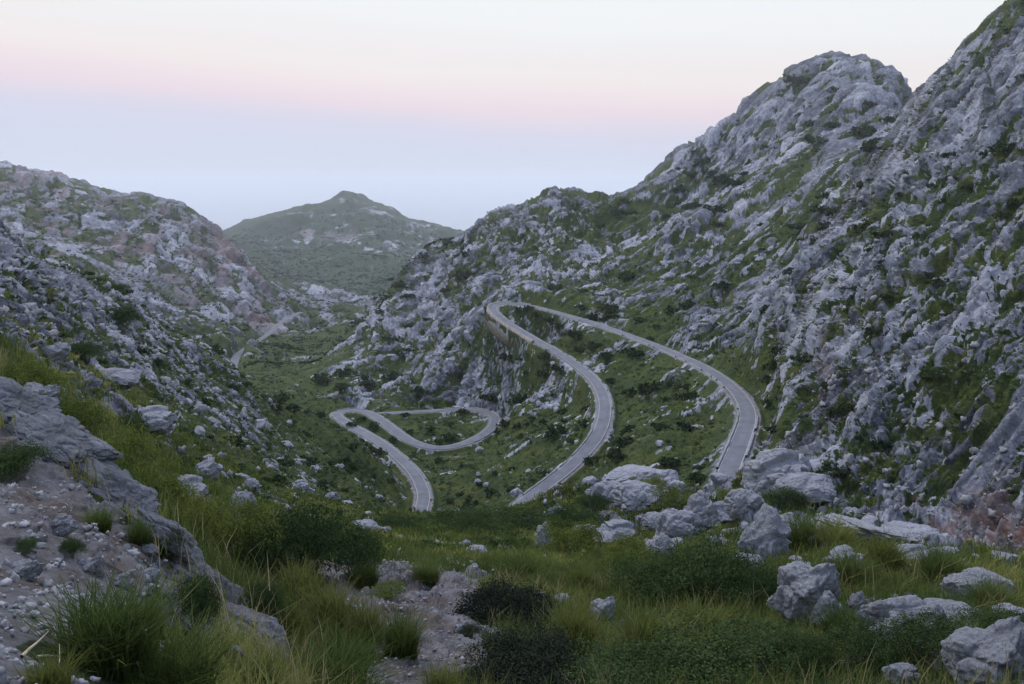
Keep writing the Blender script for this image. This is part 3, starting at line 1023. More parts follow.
# ------------------------------------------------------------------ rocks
def ico(sub):
    t = (1 + 5 ** .5) / 2
    v = [(-1, t, 0), (1, t, 0), (-1, -t, 0), (1, -t, 0), (0, -1, t), (0, 1, t), (0, -1, -t), (0, 1, -t), (t, 0, -1), (t, 0, 1), (-t, 0, -1), (-t, 0, 1)]
    f = [(0, 11, 5), (0, 5, 1), (0, 1, 7), (0, 7, 10), (0, 10, 11), (1, 5, 9), (5, 11, 4), (11, 10, 2), (10, 7, 6), (7, 1, 8), (3, 9, 4), (3, 4, 2), (3, 2, 6), (3, 6, 8), (3, 8, 9), (4, 9, 5), (2, 4, 11), (6, 2, 10), (8, 6, 7), (9, 8, 1)]
    V = np.array(v, float); V /= np.linalg.norm(V[0]); Fc = np.array(f)
    for _ in range(sub):
        e = np.sort(np.vstack([Fc[:, [0, 1]], Fc[:, [1, 2]], Fc[:, [2, 0]]]), 1)
        u, inv = np.unique(e, axis=0, return_inverse=True)
        inv = inv.ravel()
        m = V[u].mean(1); m /= np.linalg.norm(m, axis=1, keepdims=True)
        n = len(V); k = len(Fc)
        a, b, c = n + inv[:k], n + inv[k:2 * k], n + inv[2 * k:]
        V = np.vstack([V, m])
        Fc = np.vstack([np.c_[Fc[:, 0], a, c], np.c_[Fc[:, 1], b, a], np.c_[Fc[:, 2], c, b], np.c_[a, b, c]])
    return V, Fc


def rock_mesh(seed, sub, lump=.27, planes=9):
    rng = np.random.default_rng(seed)
    V, Fc = ico(sub)
    for _ in range(planes * 2):                        # broken faces
        d = rng.normal(size=3); d /= np.linalg.norm(d)
        h = rng.uniform(.58, .86)
        s = V @ d
        V = V - np.outer(np.maximum(s - h, 0) * .92, d)
    nn = V / np.linalg.norm(V, axis=1, keepdims=True)
    dsp = 0
    for k, (lam, a) in enumerate(((.9, .30), (.42, .20), (.2, .11), (.09, .05), (.045, .022))):
        b = np.abs(perlin(V / lam + seed * 3.1, 50 + k)) * 2.2 - .5
        dsp = dsp + a * lump * 2.2 * b
    V = V + nn * (dsp * .30)[:, None]
    for lam, a in ((.95, .34), (.42, .34), (.18, .3)):
        rnd, fc, gap = blocks(V / lam + seed * 7.3 + .3 * perlin(V / lam, seed & 31)[:, None], seed & 31)
        cr = 1 - sstep(gap, 0, .22)
        V = V + nn * (lam * a * lump * 2.4 * ((rnd * .4 + fc * .9 + .3) * (1 - cr) - .3))[:, None]
    return mesh('boulder', V, Fc, M_ROCK, True)


ROCKS = [rock_mesh(100 + k, 5) for k in range(9)]
ROCKS_LO = [rock_mesh(160 + k, 4, .13, 5) for k in range(6)]
SLABS = [rock_mesh(130 + k, 6, .16, 5) for k in range(4)]


def boulder(px, py, wpx, hpx, label, slab=False, tilt=.3, rz=None, group=None, depth=.8, sink=.25):
    """a rock whose middle shows at (px, py); wpx by hpx in the picture"""
    p, n, d = ground(px, py + hpx * .4, 88. if py > 460 or not 200 < px < 700 else 1e9)
    w, h = wpx * d / F * .5, hpx * d / F * .5
    me = random.choice(SLABS if slab else ROCKS)
    o = link('boulder', me, loc=p + np.array([0, w * depth * .3, h * (1 - 2 * sink) + .0]))
    o.rotation_euler = (random.uniform(-tilt, tilt), random.uniform(-tilt, tilt), random.uniform(-.5, .5) if rz is None else rz)
    o.scale = (w * 1.12, w * depth, h * 1.3)
    return tag(o, label, 'boulder', group)


# ------------------------------------------------------------------ scattered cover taken from the terrain itself
AREA = np.zeros((NC, NR))
du_ = np.roll(P, -1, axis=0) - P
dv_ = np.zeros_like(P); dv_[:, :-1] = P[:, 1:] - P[:, :-1]
AREA = np.linalg.norm(np.cross(du_, dv_), axis=-1)
del du_, dv_
VEGG = VEG.reshape(NC, NR); SOILG = SOIL.reshape(NC, NR)
WIDE = np.abs(TT) < .66
NEARLY = (EL >= MX - .02) & (WIDE | ((np.abs(TT) < 1.0) & (RR < 30)))                      # seen, or just hidden, from the standpoint
PF = P.reshape(-1, 3)


def pick(weight, n, rng=RNG):
    w_ = weight.ravel().astype(np.float64)
    c_ = np.cumsum(w_)
    i_ = np.searchsorted(c_, rng.uniform(0, c_[-1], n))
    return np.clip(i_, 0, len(w_) - 1)


def clump_cloud(ids, rad, nleaf, leaf, flat, tintmid, rng):
    """one mesh of many small leafy clumps standing at the picked terrain points"""
    n = len(ids)
    base = PF[ids] + rng.normal(scale=.3, size=(n, 3)) * np.array([1, 1, 0])
    d = rng.normal(size=(n, nleaf, 3)); d /= np.linalg.norm(d, axis=2, keepdims=True)
    d[..., 2] = np.abs(d[..., 2])
    rr = rng.uniform(.25, 1., (n, nleaf, 1)) ** .5
    # each clump is a few merged mounds
    sub = rng.normal(scale=.38, size=(n, 3, 2))
    k = rng.integers(0, 3, (n, nleaf))
    o2 = np.take_along_axis(sub, k[..., None].repeat(2, 2), axis=1)
    C = d * rr * .75
    C[..., :2] += o2
    C[..., 2] *= flat
    C = base[:, None] + C * rad[:, None, None]
    C = C.reshape(-1, 3)
    Nn = d.reshape(-1, 3) * .7 + rng.normal(size=(n * nleaf, 3)) * .5 + np.array([0, 0, .3])
    Nn /= np.linalg.norm(Nn, axis=1, keepdims=True)
    size = np.repeat(rad, nleaf) * leaf * rng.uniform(.6, 1.4, n * nleaf)
    V, Fq = leaf_quads(C, Nn, size, .6, rng)
    t = np.clip(np.repeat(tintmid + rng.normal(scale=.13, size=n), nleaf) + rng.normal(scale=.12, size=n * nleaf), 0, 1)
    return V, Fq, np.repeat(t, 4)


offroad = (DR > RW + 3.)
SKYL = EL < MX[:, -1:] - .012                         # not right on the skyline
rg = np.random.default_rng(91)
fld = perlin(PF / 23., 90).reshape(NC, NR)
wS = AREA * VEGG * NEARLY * (SKYL | (RR < 250)) * offroad * (RR > 34) * (RR < 1000) * np.clip(.75 + fld * 1.2, .08, 2) / np.maximum(RR, 120) ** .9
i1 = pick(wS, 26000, rg)
rad1 = .25 + .85 * rg.uniform(0, 1, len(i1)) ** 1.8 * np.clip(r_[i1] / 230, .45, 1.5)
V, Fq, t = clump_cloud(i1, rad1, 24, .26, .8, .40, rg)
tag(link('scrub', mesh('scrub', V, Fq, M_MAQ, False, tint=t)), 'dark evergreen scrub filling the gaps between rocks on the slopes', None, None, 'stuff')
wS2 = AREA * VEGG * NEARLY * (SKYL | (RR < 250)) * offroad * (RR > 30) * (RR < 600) * np.clip(.75 - fld * 1.2, .08, 2) / np.maximum(RR, 120) ** .9
i2 = pick(wS2, 19000, rg)
rad2 = .22 + .7 * rg.uniform(0, 1, len(i2)) ** 1.6 * np.clip(r_[i2] / 230, .45, 1.5)
V, Fq, t = clump_cloud(i2, rad2, 22, .26, .5, .45, rg)
tag(link('ground_cover', mesh('ground_cover', V, Fq, M_OLIVE, False, tint=t)), 'low olive green heath covering the slopes between the roads', None, None, 'stuff')
wS3 = AREA * VEGG * NEARLY * SKYL * (DR > 9) * np.clip(.55 + fld * 1.6, .05, 2) * (RR > 600) * (RR < 3000) / np.maximum(RR, 800) ** 1.2
i3 = pick(wS3, 13000, rg)
rad3 = 1.0 + 2.6 * rg.uniform(0, 1, len(i3)) ** 1.6 * np.clip(r_[i3] / 1300, .7, 1.6)
V, Fq, t = clump_cloud(i3, rad3, 16, .34, .9, .35, rg)
tag(link('distant_woods', mesh('distant_woods', V, Fq, M_MAQ, False, tint=t)), 'dark trees and bushes speckling the far hills', None, None, 'stuff')

# ------------------------------------------------------------------ grass
def grass_cloud(nm, weight, nclump, per, hgt, wid, spread, mat, lab, tint0, rng):
    ids = pick(weight, nclump, rng)
    b = PF[ids]
    dist = r_[ids]
    nb = np.full(nclump, per)
    base = np.repeat(b, per, axis=0)
    hs = np.repeat(rng.uniform(.55, 1.25, nclump) * hgt, per)
    base[:, :2] += rng.normal(scale=spread, size=(len(base), 2)) * np.repeat(rng.uniform(.5, 1.4, nclump), per)[:, None]
    base[:, 2] -= .05
    ww = np.repeat(np.maximum(wid, dist * .0011), per) * rng.uniform(.6, 1.3, len(base))
    tn = np.clip(np.repeat(tint0 + rng.normal(scale=.15, size=nclump) + perlin(b / 5., 93) * .85, per) + rng.normal(scale=.13, size=len(base)), 0, 1)
    V, Fq, t = blades(base, hs * rng.uniform(.5, 1.15, len(base)), ww, rng.uniform(.1, .9, len(base)), tn, rng)
    tag(link(nm, mesh(nm, V, Fq, mat, False, tint=t)), lab, None, None, 'stuff')


nsoil = 1 - SOILG
gf_ = perlin(PF / 4.5, 95).reshape(NC, NR)
W_NEAR = AREA * VEGG * nsoil ** 3 * NEARLY * (RR > 5.5) * (RR < 24) * np.clip(.5 + gf_ * 1.6, .03, 2) / np.maximum(RR, 9)
grass_cloud('meadow_grass', W_NEAR, 4800, 26, .42, .009, .13, M_GRASS, 'long yellow green grass growing between the rocks and gravel', .42, rg)
W_MID = AREA * VEGG * NEARLY * (RR > 20) * (RR < 85) * np.clip(.55 + gf_ * 1.3, .05, 2) / np.maximum(RR, 25) ** 1.1
grass_cloud('meadow_grass', W_MID, 6500, 18, .45, .02, .30, M_GRASS, 'pale grassy meadow around the footpath and rock ridge', .40, rg)
W_DK = AREA * VEGG * nsoil ** 3 * NEARLY * (RR > 6) * (RR < 60) * np.clip(.4 - gf_ * 1.6, .02, 2) / np.maximum(RR, 12)
grass_cloud('dark_grass', W_DK, 4700, 20, .34, .014, .2, M_TUSS, 'short dark green grass between the yellow tufts', .40, rg)

M_STRAW = mat_leaf('dry seed stalks', (.12, .10, .045), (.26, .22, .11), (.44, .38, .22), .3)
grass_cloud('dry_stalks', W_NEAR, 1500, 5, .74, .0055, .22, M_STRAW, 'thin dry seed stalks standing above the green grass', .45, rg)

# ------------------------------------------------------------------ loose stones
def pebble_cloud(nm, weight, n, smin, smax, lab, rng):
    ids = pick(weight, n, rng)
    V0, F0 = ico(1)
    s = smin * (smax / smin) ** (rng.uniform(0, 1, n) ** 2.2)
    Vb = V0[None] * (1 + .22 * rng.normal(size=(n, len(V0), 1)) * 1.4) * rng.uniform(.45, 1.1, (n, 1, 3))
    b = PF[ids].copy()
    b[:, :2] += rng.normal(scale=1., size=(n, 2)) * np.minimum(.004 * r_[ids], .15)[:, None]
    s = s * np.clip(r_[ids] / 150, .22 if smax > .5 else 1., 1.)
    V = b[:, None] + Vb * s[:, None, None]
    Fq = (np.arange(n)[:, None, None] * len(V0) + F0[None]).reshape(-1, 3)
    tag(link(nm, mesh(nm, V.reshape(-1, 3), Fq, M_ROCK2, False)), lab, None, None, 'stuff')


M_ROCK2 = mat_plain('loose limestone gravel', (.10, .098, .10), (.33, .325, .33), 2.6, .9, .3, .02)
W_P = AREA * (SOILG + .06) * NEARLY * (RR > 2.5) * (RR < 30) / np.maximum(RR, 5) ** 1.2
pebble_cloud('gravel', W_P, 9000, .010, .055, 'loose grey gravel and rubble on the bare ground', rg)
W_Q = AREA * (1 - VEGG * .9) * offroad * NEARLY * (SKYL | (RR < 90)) * (RR > 28) * (RR < 420) / np.maximum(RR, 40) ** 1.3
pebble_cloud('rubble', W_Q, 5000, .18, 1.1, 'broken pale stones strewn over the slopes', rg)

# ------------------------------------------------------------------ individual boulders of the rock ridge and the ground nearby
BOULD = [
    # px, py (middle), width, height, label, slab
    (781, 472, 50, 36, 'humped grey boulder crowning the rock ridge beside the nearest road', 0),
    (806, 492, 44, 24, 'long sloping grey rock on the cliff side of the humped boulder', 1),
    (768, 538, 42, 50, 'tall pale craggy rock standing in grass under the humped boulder', 0),
    (752, 566, 30, 26, 'crumbled low rocks at the foot of the tall craggy rock', 0),
    (748, 505, 30, 24, 'grey rock on the ridge just below the end of the nearest road', 0),
    (724, 514, 30, 22, 'squat rock on the ridge crest beneath the nearest road', 0),
    (701, 512, 26, 26, 'upright narrow rock on the ridge crest near the kerb wall', 0),
    (680, 526, 36, 32, 'rounded pale rock with flat foot in the ridge dip', 0),
    (657, 522, 24, 16, 'small blocky rock left of the rounded ridge rock', 0),
    (662, 546, 26, 22, 'pile of split pale rock below the ridge dip', 0),
    (620, 532, 30, 18, 'jagged rock at the lower end of the ridge', 0),
    (640, 498, 46, 26, 'smooth rounded grey boulder with dark cracks under the rock arch', 0),
    (610, 495, 34, 24, 'grey boulder at the outer tip of the rock arch', 0),
    (634, 478, 44, 14, 'long arched rock topping the outcrop above meadow scrub', 1),
    (662, 486, 30, 18, 'pale sloping rock shoulder at the inner end of the rock arch', 1),
    (668, 465, 18, 12, 'pale lone slab tilted on the green slope between the roads', 1),
    (584, 524, 16, 12, 'small grey rock in scrub below the middle road', 0),
    (544, 535, 16, 26, 'tilted pale upright rock in scrub beneath the middle road', 0),
    (557, 512, 18, 12, 'low rock at the bend where the middle road disappears', 0),
    (604, 609, 26, 22, 'pointed whitish boulder standing alone on the gravel edge', 0),
    (584, 533, 22, 10, 'flat rock patch on the grass beyond the meadow', 1),
    (878, 537, 74, 12, 'long flat pale slab along the grassy shoulder below the cliff', 0),
    (920, 537, 44, 14, 'cracked pale block ending the long flat slab', 1),
    (846, 532, 40, 14, 'striped slab leaning against the long flat slab', 1),
    (848, 560, 30, 14, 'small pale rock half buried in bright grass', 0),
    (912, 556, 30, 12, 'pair of grey lumps on the grass under the long slab', 0),
    (940, 554, 22, 10, 'whitish lump on the grassy shoulder near the rusty cliff', 0),
    (812, 598, 46, 42, 'upright cluster of pale craggy rock in dark grass', 0),
    (826, 618, 22, 24, 'whitish rock leaning on the upright cluster', 0),
    (778, 606, 18, 16, 'small pale rock left of the upright cluster', 0),
    (858, 606, 14, 16, 'small whitish stone on grass right of the upright cluster', 0),
    (874, 622, 16, 22, 'white rubble heap in the grass above the corner boulder', 0),
    (908, 624, 54, 26, 'broad whitish rock with hollow underside in dark grass', 0),
    (902, 640, 34, 20, 'grey foot of the broad whitish rock', 0),
    (960, 622, 46, 12, 'long low whitish rock beside the broad rock', 1),
    (965, 592, 30, 18, 'white angular rocks near the rusty cliff foot', 0),
    (986, 588, 34, 14, 'flat pale rock by the picture edge under the rusty cliff', 1),
    (1012, 620, 24, 16, 'grey rock among grass at the very edge', 0),
    (996, 667, 58, 36, 'big flat-topped grey boulder in the corner of the grass', 0),
    (905, 677, 22, 12, 'low white stone near the corner boulder', 0),
    (880, 645, 24, 18, 'grey stone under the white rubble heap', 0),
    (368, 527, 26, 13, 'cluster of white rocks at the near end of the footpath', 0),
    (383, 531, 14, 10, 'small white rock next to the footpath cluster', 0),
    (365, 538, 12, 8, 'single whitish stone on the meadow edge', 0),
    (466, 543, 11, 8, 'round grey stone in the meadow by the footpath', 0),
    (478, 550, 20, 8, 'flat pale rock in the meadow near the gravel', 1),
    (240, 508, 24, 30, 'pale craggy rock beside the big round bush', 0),
    (250, 486, 20, 14, 'small pale rock on hillside above the craggy one', 0),
    (185, 490, 40, 22, 'broken pale outcrop on the hillside scrub', 0),
    (205, 470, 26, 16, 'grey rock on the hillside scrub above the olive bushes', 0),
    (150, 420, 44, 22, 'bulky grey outcrop in the middle of the rocky hillside', 0),
    (112, 380, 36, 16, 'long grey outcrop rib on upper rocky hillside', 1),
    (50, 352, 26, 16, 'rounded pale rock above the scree tongue', 0),
    (330, 462, 14, 10, 'pale rock on the scrub slope beside the lowest road', 0),
    (300, 470, 16, 9, 'low grey rock on the scrub slope below the hillside', 0),
    (35, 400, 36, 30, 'lumpy grey rock topping the ledge at the edge of view', 0),
    (60, 525, 26, 14, 'dark grey stone on the gravelly bank', 0),
    (92, 566, 22, 14, 'pale grey stone sitting above the large tussock', 0),
    (25, 572, 30, 16, 'flat grey stone on the gravelly bank under the ledge', 0),
    (122, 582, 16, 12, 'whitish stone among dry grass behind the large tussock', 0),
    (145, 548, 20, 12, 'grey block at the foot of the ledge', 0),
    (228, 655, 22, 20, 'small pale rocks at the lower end of the ledge', 0),
    (462, 628, 14, 7, 'small stone on the gravel beside the dark cushion bush', 0),
    (560, 600, 22, 9, 'low rubble heap between gravel and the pointed boulder', 0),
    (540, 598, 16, 8, 'grey stone on the gravel behind the dark cushion bush', 0),
    (545, 310, 0, 0, '', 0),
]
for (bx, by, bw, bh, lab, slab) in BOULD:
    if bw:
        k_ = 1.22 if bx > 590 and 460 < by < 565 else (1.3 if bx > 760 and by > 565 else 1.05)
        boulder(bx, by, bw * k_, bh * k_, lab, bool(slab), .35 if not slab else .16, group=None, sink=.10 if bx > 760 and by > 565 else .25)

RIBS = [rock_mesh(190 + k, 6, .26, 7) for k in range(3)]
for me_ in RIBS:
    me_.materials[0] = M_RIB


# the long slab ribs of the ledge, each lying along the line of the ledge
def rib(a, b, thick, high, label):
    pa, _n, d0 = ground(*a, 40.); pb, _n, d1 = ground(*b, 40.)
    o = link('rock_rib', random.choice(RIBS), loc=(pa + pb) / 2 + np.array([0, 0, high * .25]))
    v = Vector(pb - pa)
    o.rotation_euler = v.to_track_quat('X', 'Z').to_euler()
    o.scale = (v.length * .66, thick, high)
    return tag(o, label, 'rock rib')


for a_, b_, tk, hg, lab in [((-20, 392), (42, 432), 0.60, 0.34, 'topmost grey rock rib of the ledge at the edge of view'),
                            ((34, 426), (92, 474), 0.56, 0.31, 'second rock rib of the ledge under the green strip'),
                            ((84, 470), (146, 524), 0.50, 0.30, 'long smooth rib of the ledge above the stony bank'),
                            ((138, 520), (196, 572), 0.44, 0.28, 'rib in the middle of the ledge behind the upright shrub'),
                            ((190, 572), (240, 616), 0.40, 0.26, 'lower rib of the ledge beside the dark hollow shrub'),
                            ((230, 612), (284, 660), 0.37, 0.25, 'pale pointed rib ending the ledge in the grass')]:
    rib(a_, b_, tk, hg, lab)

# ------------------------------------------------------------------ individual shrubs near by
SHR = [
    (308, 578, 104, 74, 'largest round dark green bush standing behind the yellow grass', 'near'),
    (352, 578, 56, 48, 'smaller green bush joined to the largest round bush', 'near'),
    (262, 572, 46, 38, 'dark bush between the ledge and the largest round bush', 'near'),
    (500, 618, 88, 32, 'near black cushion bush spreading over the gravel', 'dark'),
    (530, 684, 120, 40, 'near black bush at the bottom edge below the cushion bush', 'dark'),
    (470, 634, 24, 9, 'tiny dark plant on the gravel', 'dark'),
    (386, 594, 34, 10, 'flat yellowish cushion plant alone on the gravel', 'olive'),
    (660, 604, 76, 52, 'dark green bush behind the pointed boulder', 'near'),
    (712, 606, 96, 66, 'wide dark bush below the rounded ridge rock', 'near'),
    (765, 606, 50, 40, 'dark bush below the crumbled low rocks', 'near'),
    (738, 676, 150, 44, 'broad dark bush in the grass at the bottom edge', 'near'),
    (620, 690, 110, 34, 'dark leafy bush rising from the bottom grass', 'near'),
    (870, 668, 66, 40, 'dark bush between the broad whitish rock and bottom edge', 'near'),
    (940, 662, 76, 36, 'dark bush behind the flat-topped corner boulder', 'near'),
    (1000, 645, 56, 34, 'green bush at the edge above the corner boulder', 'near'),
    (805, 668, 60, 36, 'dark bush under the upright rock cluster', 'near'),
    (400, 530, 50, 13, 'low bush on the rim where the lowest road ends', 'near'),
    (445, 528, 64, 14, 'spreading bush on the rim behind the meadow', 'near'),
    (488, 532, 70, 18, 'dark rim bush between the two hidden road ends', 'near'),
    (530, 530, 50, 16, 'rim bush in front of the middle road end', 'near'),
    (572, 530, 54, 24, 'round rim bush beside the tilted upright rock', 'near'),
    (594, 512, 34, 18, 'bush against the outer tip of the rock arch', 'near'),
    (572, 555, 54, 34, 'green bush in front of the rim rocks', 'olive'),
    (630, 570, 60, 30, 'olive bush below the jagged ridge end', 'olive'),
    (650, 492, 34, 16, 'green bush under the rock arch', 'olive'),
    (676, 508, 44, 20, 'bright scrub bush in the lee of the rock arch', 'olive'),
    (785, 506, 36, 20, 'dark bush in the gap between humped boulder and sloping rock', 'near'),
    (732, 499, 26, 12, 'bright bush beside the end of the nearest road', 'olive'),
    (240, 552, 70, 56, 'large olive bush beside the ledge below the hillside', 'olive'),
    (196, 540, 66, 44, 'olive bush midway along the ledge', 'olive'),
    (152, 512, 64, 42, 'olive bush on the green strip above the gravelly bank', 'olive'),
    (112, 476, 66, 44, 'dark olive bush high on the green strip', 'olive'),
    (66, 440, 64, 36, 'bush near the top of the green strip', 'olive'),
    (24, 400, 60, 34, 'topmost bush of the green strip at the edge of view', 'olive'),
    (22, 474, 62, 26, 'dark spreading bush on the ledge at the edge of view', 'near'),
    (196, 634, 46, 56, 'upright green shrub on the ledge right of the large tussock', 'near'),
    (172, 560, 26, 30, 'small leafy shrub on the gravelly bank under the ledge', 'near'),
    (262, 630, 40, 46, 'dark shrub in the hollow behind the ledge end', 'near'),
    (290, 648, 36, 44, 'grassy shrub against the ledge end', 'olive'),
    (222, 672, 24, 34, 'little yellow green shrub at the lower end of the ledge', 'olive'),
    (72, 558, 20, 18, 'small shrub among stones above the large tussock', 'near'),
    (28, 554, 18, 14, 'tiny shrub on the stony bank at the edge of view', 'near'),
    (128, 440, 36, 24, 'dark bush on the rocky hillside above the green strip', 'near'),
    (82, 362, 40, 18, 'dark bush beside the scree tongue', 'near'),
    (118, 326, 34, 18, 'round bush on the hillside crest', 'near'),
    (118, 292, 24, 10, 'bush on the skyline of the rocky hillside', 'near'),
]
for (sx_, sy_, sw, sh, lab, kd) in SHR:
    shrub(sx_, sy_, sw, sh, lab, kd)

TUS = [
    (108, 668, 128, 86, 'large dark green grass tussock on the bare bank by the standpoint', 0),
    (172, 700, 120, 70, 'second large tussock, yellower, just below the largest one', 0),
    (52, 694, 60, 40, 'sparse dry tussock on the soil below the twigs', 1),
    (150, 640, 46, 50, 'yellowing grass tuft behind the two large tussocks', 1),
    (330, 628, 70, 52, 'tall yellow grass clump beside the gravel', 1),
    (365, 640, 60, 46, 'tall yellow grass clump in the middle of the gravel edge', 1),
    (402, 654, 56, 50, 'rounded grass clump reaching furthest into the gravel', 0),
    (300, 600, 60, 46, 'pale seeding grass clump under the largest round bush', 1),
    (330, 696, 120, 44, 'wide grass clump at the bottom edge by the gravel', 0),
    (440, 696, 50, 34, 'small grass clump at the bottom edge of the gravel', 1),
    (255, 695, 60, 40, 'grass clump under the ledge end at the bottom edge', 0),
    (365, 584, 40, 26, 'grass clump at the upper edge of the gravel', 0),
    (425, 582, 44, 24, 'green clump between the meadow and the gravel', 0),
    (520, 580, 60, 30, 'dark clump behind the dark cushion bush', 0),
    (580, 590, 50, 30, 'green clump left of the pointed boulder', 1),
    (575, 650, 70, 60, 'tall seeding grass between dark bush and pointed boulder', 1),
    (650, 660, 80, 60, 'tall seeding grass below the wide dark bush', 1),
    (700, 640, 70, 44, 'yellow grass clump in front of the wide dark bush', 1),
    (805, 552, 60, 42, 'bright green grass clump beside the tall craggy rock', 0),
    (836, 548, 56, 34, 'bright grass clump in front of the striped slab', 1),
    (850, 585, 60, 34, 'green clump between the small buried rock and the upright cluster', 0),
    (885, 566, 50, 34, 'tawny grass clump under the long flat slab', 1),
    (940, 580, 54, 32, 'bright clump on the shoulder below the whitish lump', 0),
    (990, 610, 50, 30, 'bright clump between the flat pale rock and the edge', 0),
    (960, 655, 50, 30, 'bright green clump near the corner boulder', 0),
    (840, 640, 56, 36, 'clump in front of the upright rock cluster', 0),
    (140, 546, 30, 32, 'green clump on the ledge above the stony bank', 0),
    (100, 530, 36, 24, 'thin grass clump on the gravelly bank below the green strip', 0),
]
for (tx, ty, tw, th_p, lab, yl) in TUS:
    tussock(tx, ty, tw, th_p, lab, bool(yl))

# ------------------------------------------------------------------ single shrubs and boulders on the slopes, largest first
ZONES = [
    # x0, y0, x1, y1, r0, r1, count, shrub label, group
    (760, 150, 1024, 540, 110, 420, 70, 'dark shrub rooted in a crevice of the steep grey cliff', 'shrubs on the steep cliff above the nearest road'),
    (560, 60, 900, 330, 330, 760, 48, 'dark shrub dotted on the peak slope above the upper road', 'shrubs on the slope of the highest peak'),
    (340, 220, 560, 400, 395, 700, 34, 'shrub among the pale rocks of the hill behind the top hairpin', 'shrubs on the hill behind the top hairpin'),
    (500, 305, 745, 500, 140, 410, 46, 'bush on the green slope between the upper and middle roads', 'bushes on the slope between upper and middle roads'),
    (330, 400, 600, 520, 190, 400, 34, 'bush around the lowest hairpins in the valley bottom', 'bushes around the lowest hairpins'),
    (20, 250, 400, 500, 40, 300, 48, 'bush scattered over the rocky hillside under the flat-topped hill', 'bushes on the rocky hillside'),
]
for (x0, y0, x1, y1, r0, r1, cnt, lab, grp) in ZONES:
    wz = AREA * VIS * SKYL * offroad * (DR > RW + 3.2) * (SX > x0) * (SX < x1) * (SY > y0) * (SY < y1) * (RR > r0) * (RR < r1) * (VEGG + .08) / DIST
    if wz.sum() <= 0:
        continue
    ids = pick(wz, cnt * 3, rg)
    kept = []
    for q_ in ids:
        if len(kept) >= cnt:
            break
        if all((SX.ravel()[q_] - SX.ravel()[k_]) ** 2 + (SY.ravel()[q_] - SY.ravel()[k_]) ** 2 > 81 for k_ in kept):
            kept.append(q_)
    for q_ in kept:
        d_ = DIST.ravel()[q_]
        rad = (3.6 + 7.5 * rg.uniform() ** 1.7) * d_ / F
        o = link('shrub', BUSH_FAR[int(rg.integers(0, 6))], loc=PF[q_] - np.array([0, 0, rad * .12]), rot=(0, 0, rg.uniform(0, 6.28)))
        o.scale = (rad, rad * rg.uniform(.8, 1.2), rad * rg.uniform(.75, 1.15))
        tag(o, lab, 'shrub', grp)
# shrubs placed one by one inside the bends
for (sx_, sy_, sw) in [(521, 313, 12), (536, 319, 12), (548, 322, 10), (560, 329, 12), (577, 338, 16), (592, 350, 14), (531, 309, 8), (545, 360, 14), (560, 372, 16), (462, 413, 9), (431, 431, 9), (362, 421, 8), (374, 428, 12), (393, 441, 8), (321, 383, 16), (352, 426, 10), (610, 360, 14), (640, 358, 14)]:
    p, n, d = ground(sx_, sy_)
    rad = sw * d / F * .55
    o = link('shrub', BUSH_FAR[int(rg.integers(0, 6))], loc=p - np.array([0, 0, rad * .1]), rot=(0, 0, rg.uniform(0, 6.28)))
    o.scale = (rad, rad, rad)
    tag(o, 'dark bush growing right at the inside of a road bend', 'shrub', 'bushes hugging the road bends')

BZ = [
    (500, 320, 740, 500, 140, 410, 24, 'pale rock poking out of the green slope between the roads', 'rocks on the slope between the roads'),
    (320, 420, 600, 530, 120, 380, 18, 'whitish rock lying in the scrub around the lowest road', 'rocks in the scrub around the lowest road'),
    (60, 380, 400, 510, 40, 240, 26, 'pale rock breaking through scrub on the rocky hillside', 'rocks on the rocky hillside'),
    (590, 476, 770, 560, 35, 88, 55, 'broken pale rock packed into the jagged ridge', 'rocks of the jagged ridge'),
    (740, 460, 830, 600, 22, 80, 28, 'angular rock wedged along the spine under the humped boulder', 'rocks on the spine under the humped boulder'),
    (800, 520, 1015, 655, 12, 60, 42, 'small whitish rock in the grass of the shoulder', 'small rocks on the grassy shoulder'),
    (0, 480, 150, 684, 3.5, 14, 22, 'loose grey stone on the gravelly bank by the standpoint', 'stones on the gravelly bank'),
    (330, 560, 560, 684, 11, 30, 16, 'loose stone on the gravel patch', 'stones on the gravel patch'),
]
for (x0, y0, x1, y1, r0, r1, cnt, lab, grp) in BZ:
    wz = AREA * VIS * offroad * (DR > RW + 2.5) * (SX > x0) * (SX < x1) * (SY > y0) * (SY < y1) * (RR > r0) * (RR < r1) / DIST ** 1.6
    if wz.sum() <= 0:
        continue
    for q_ in pick(wz, cnt, rg):
        d_ = DIST.ravel()[q_]
        rad = (2.0 + (9. if 'ridge' in grp or 'spine' in grp or 'shoulder' in grp else 5.5) * rg.uniform() ** 2.0) * d_ / F
        o = link('boulder', ROCKS_LO[int(rg.integers(0, len(ROCKS_LO)))], loc=PF[q_] + np.array([0, 0, rad * .12]), rot=(rg.uniform(-.5, .5), rg.uniform(-.5, .5), rg.uniform(0, 6.28)))
        o.scale = (rad * rg.uniform(.8, 1.5), rad * rg.uniform(.8, 1.2), rad * rg.uniform(.6, 1.))
        tag(o, lab, 'boulder', grp)

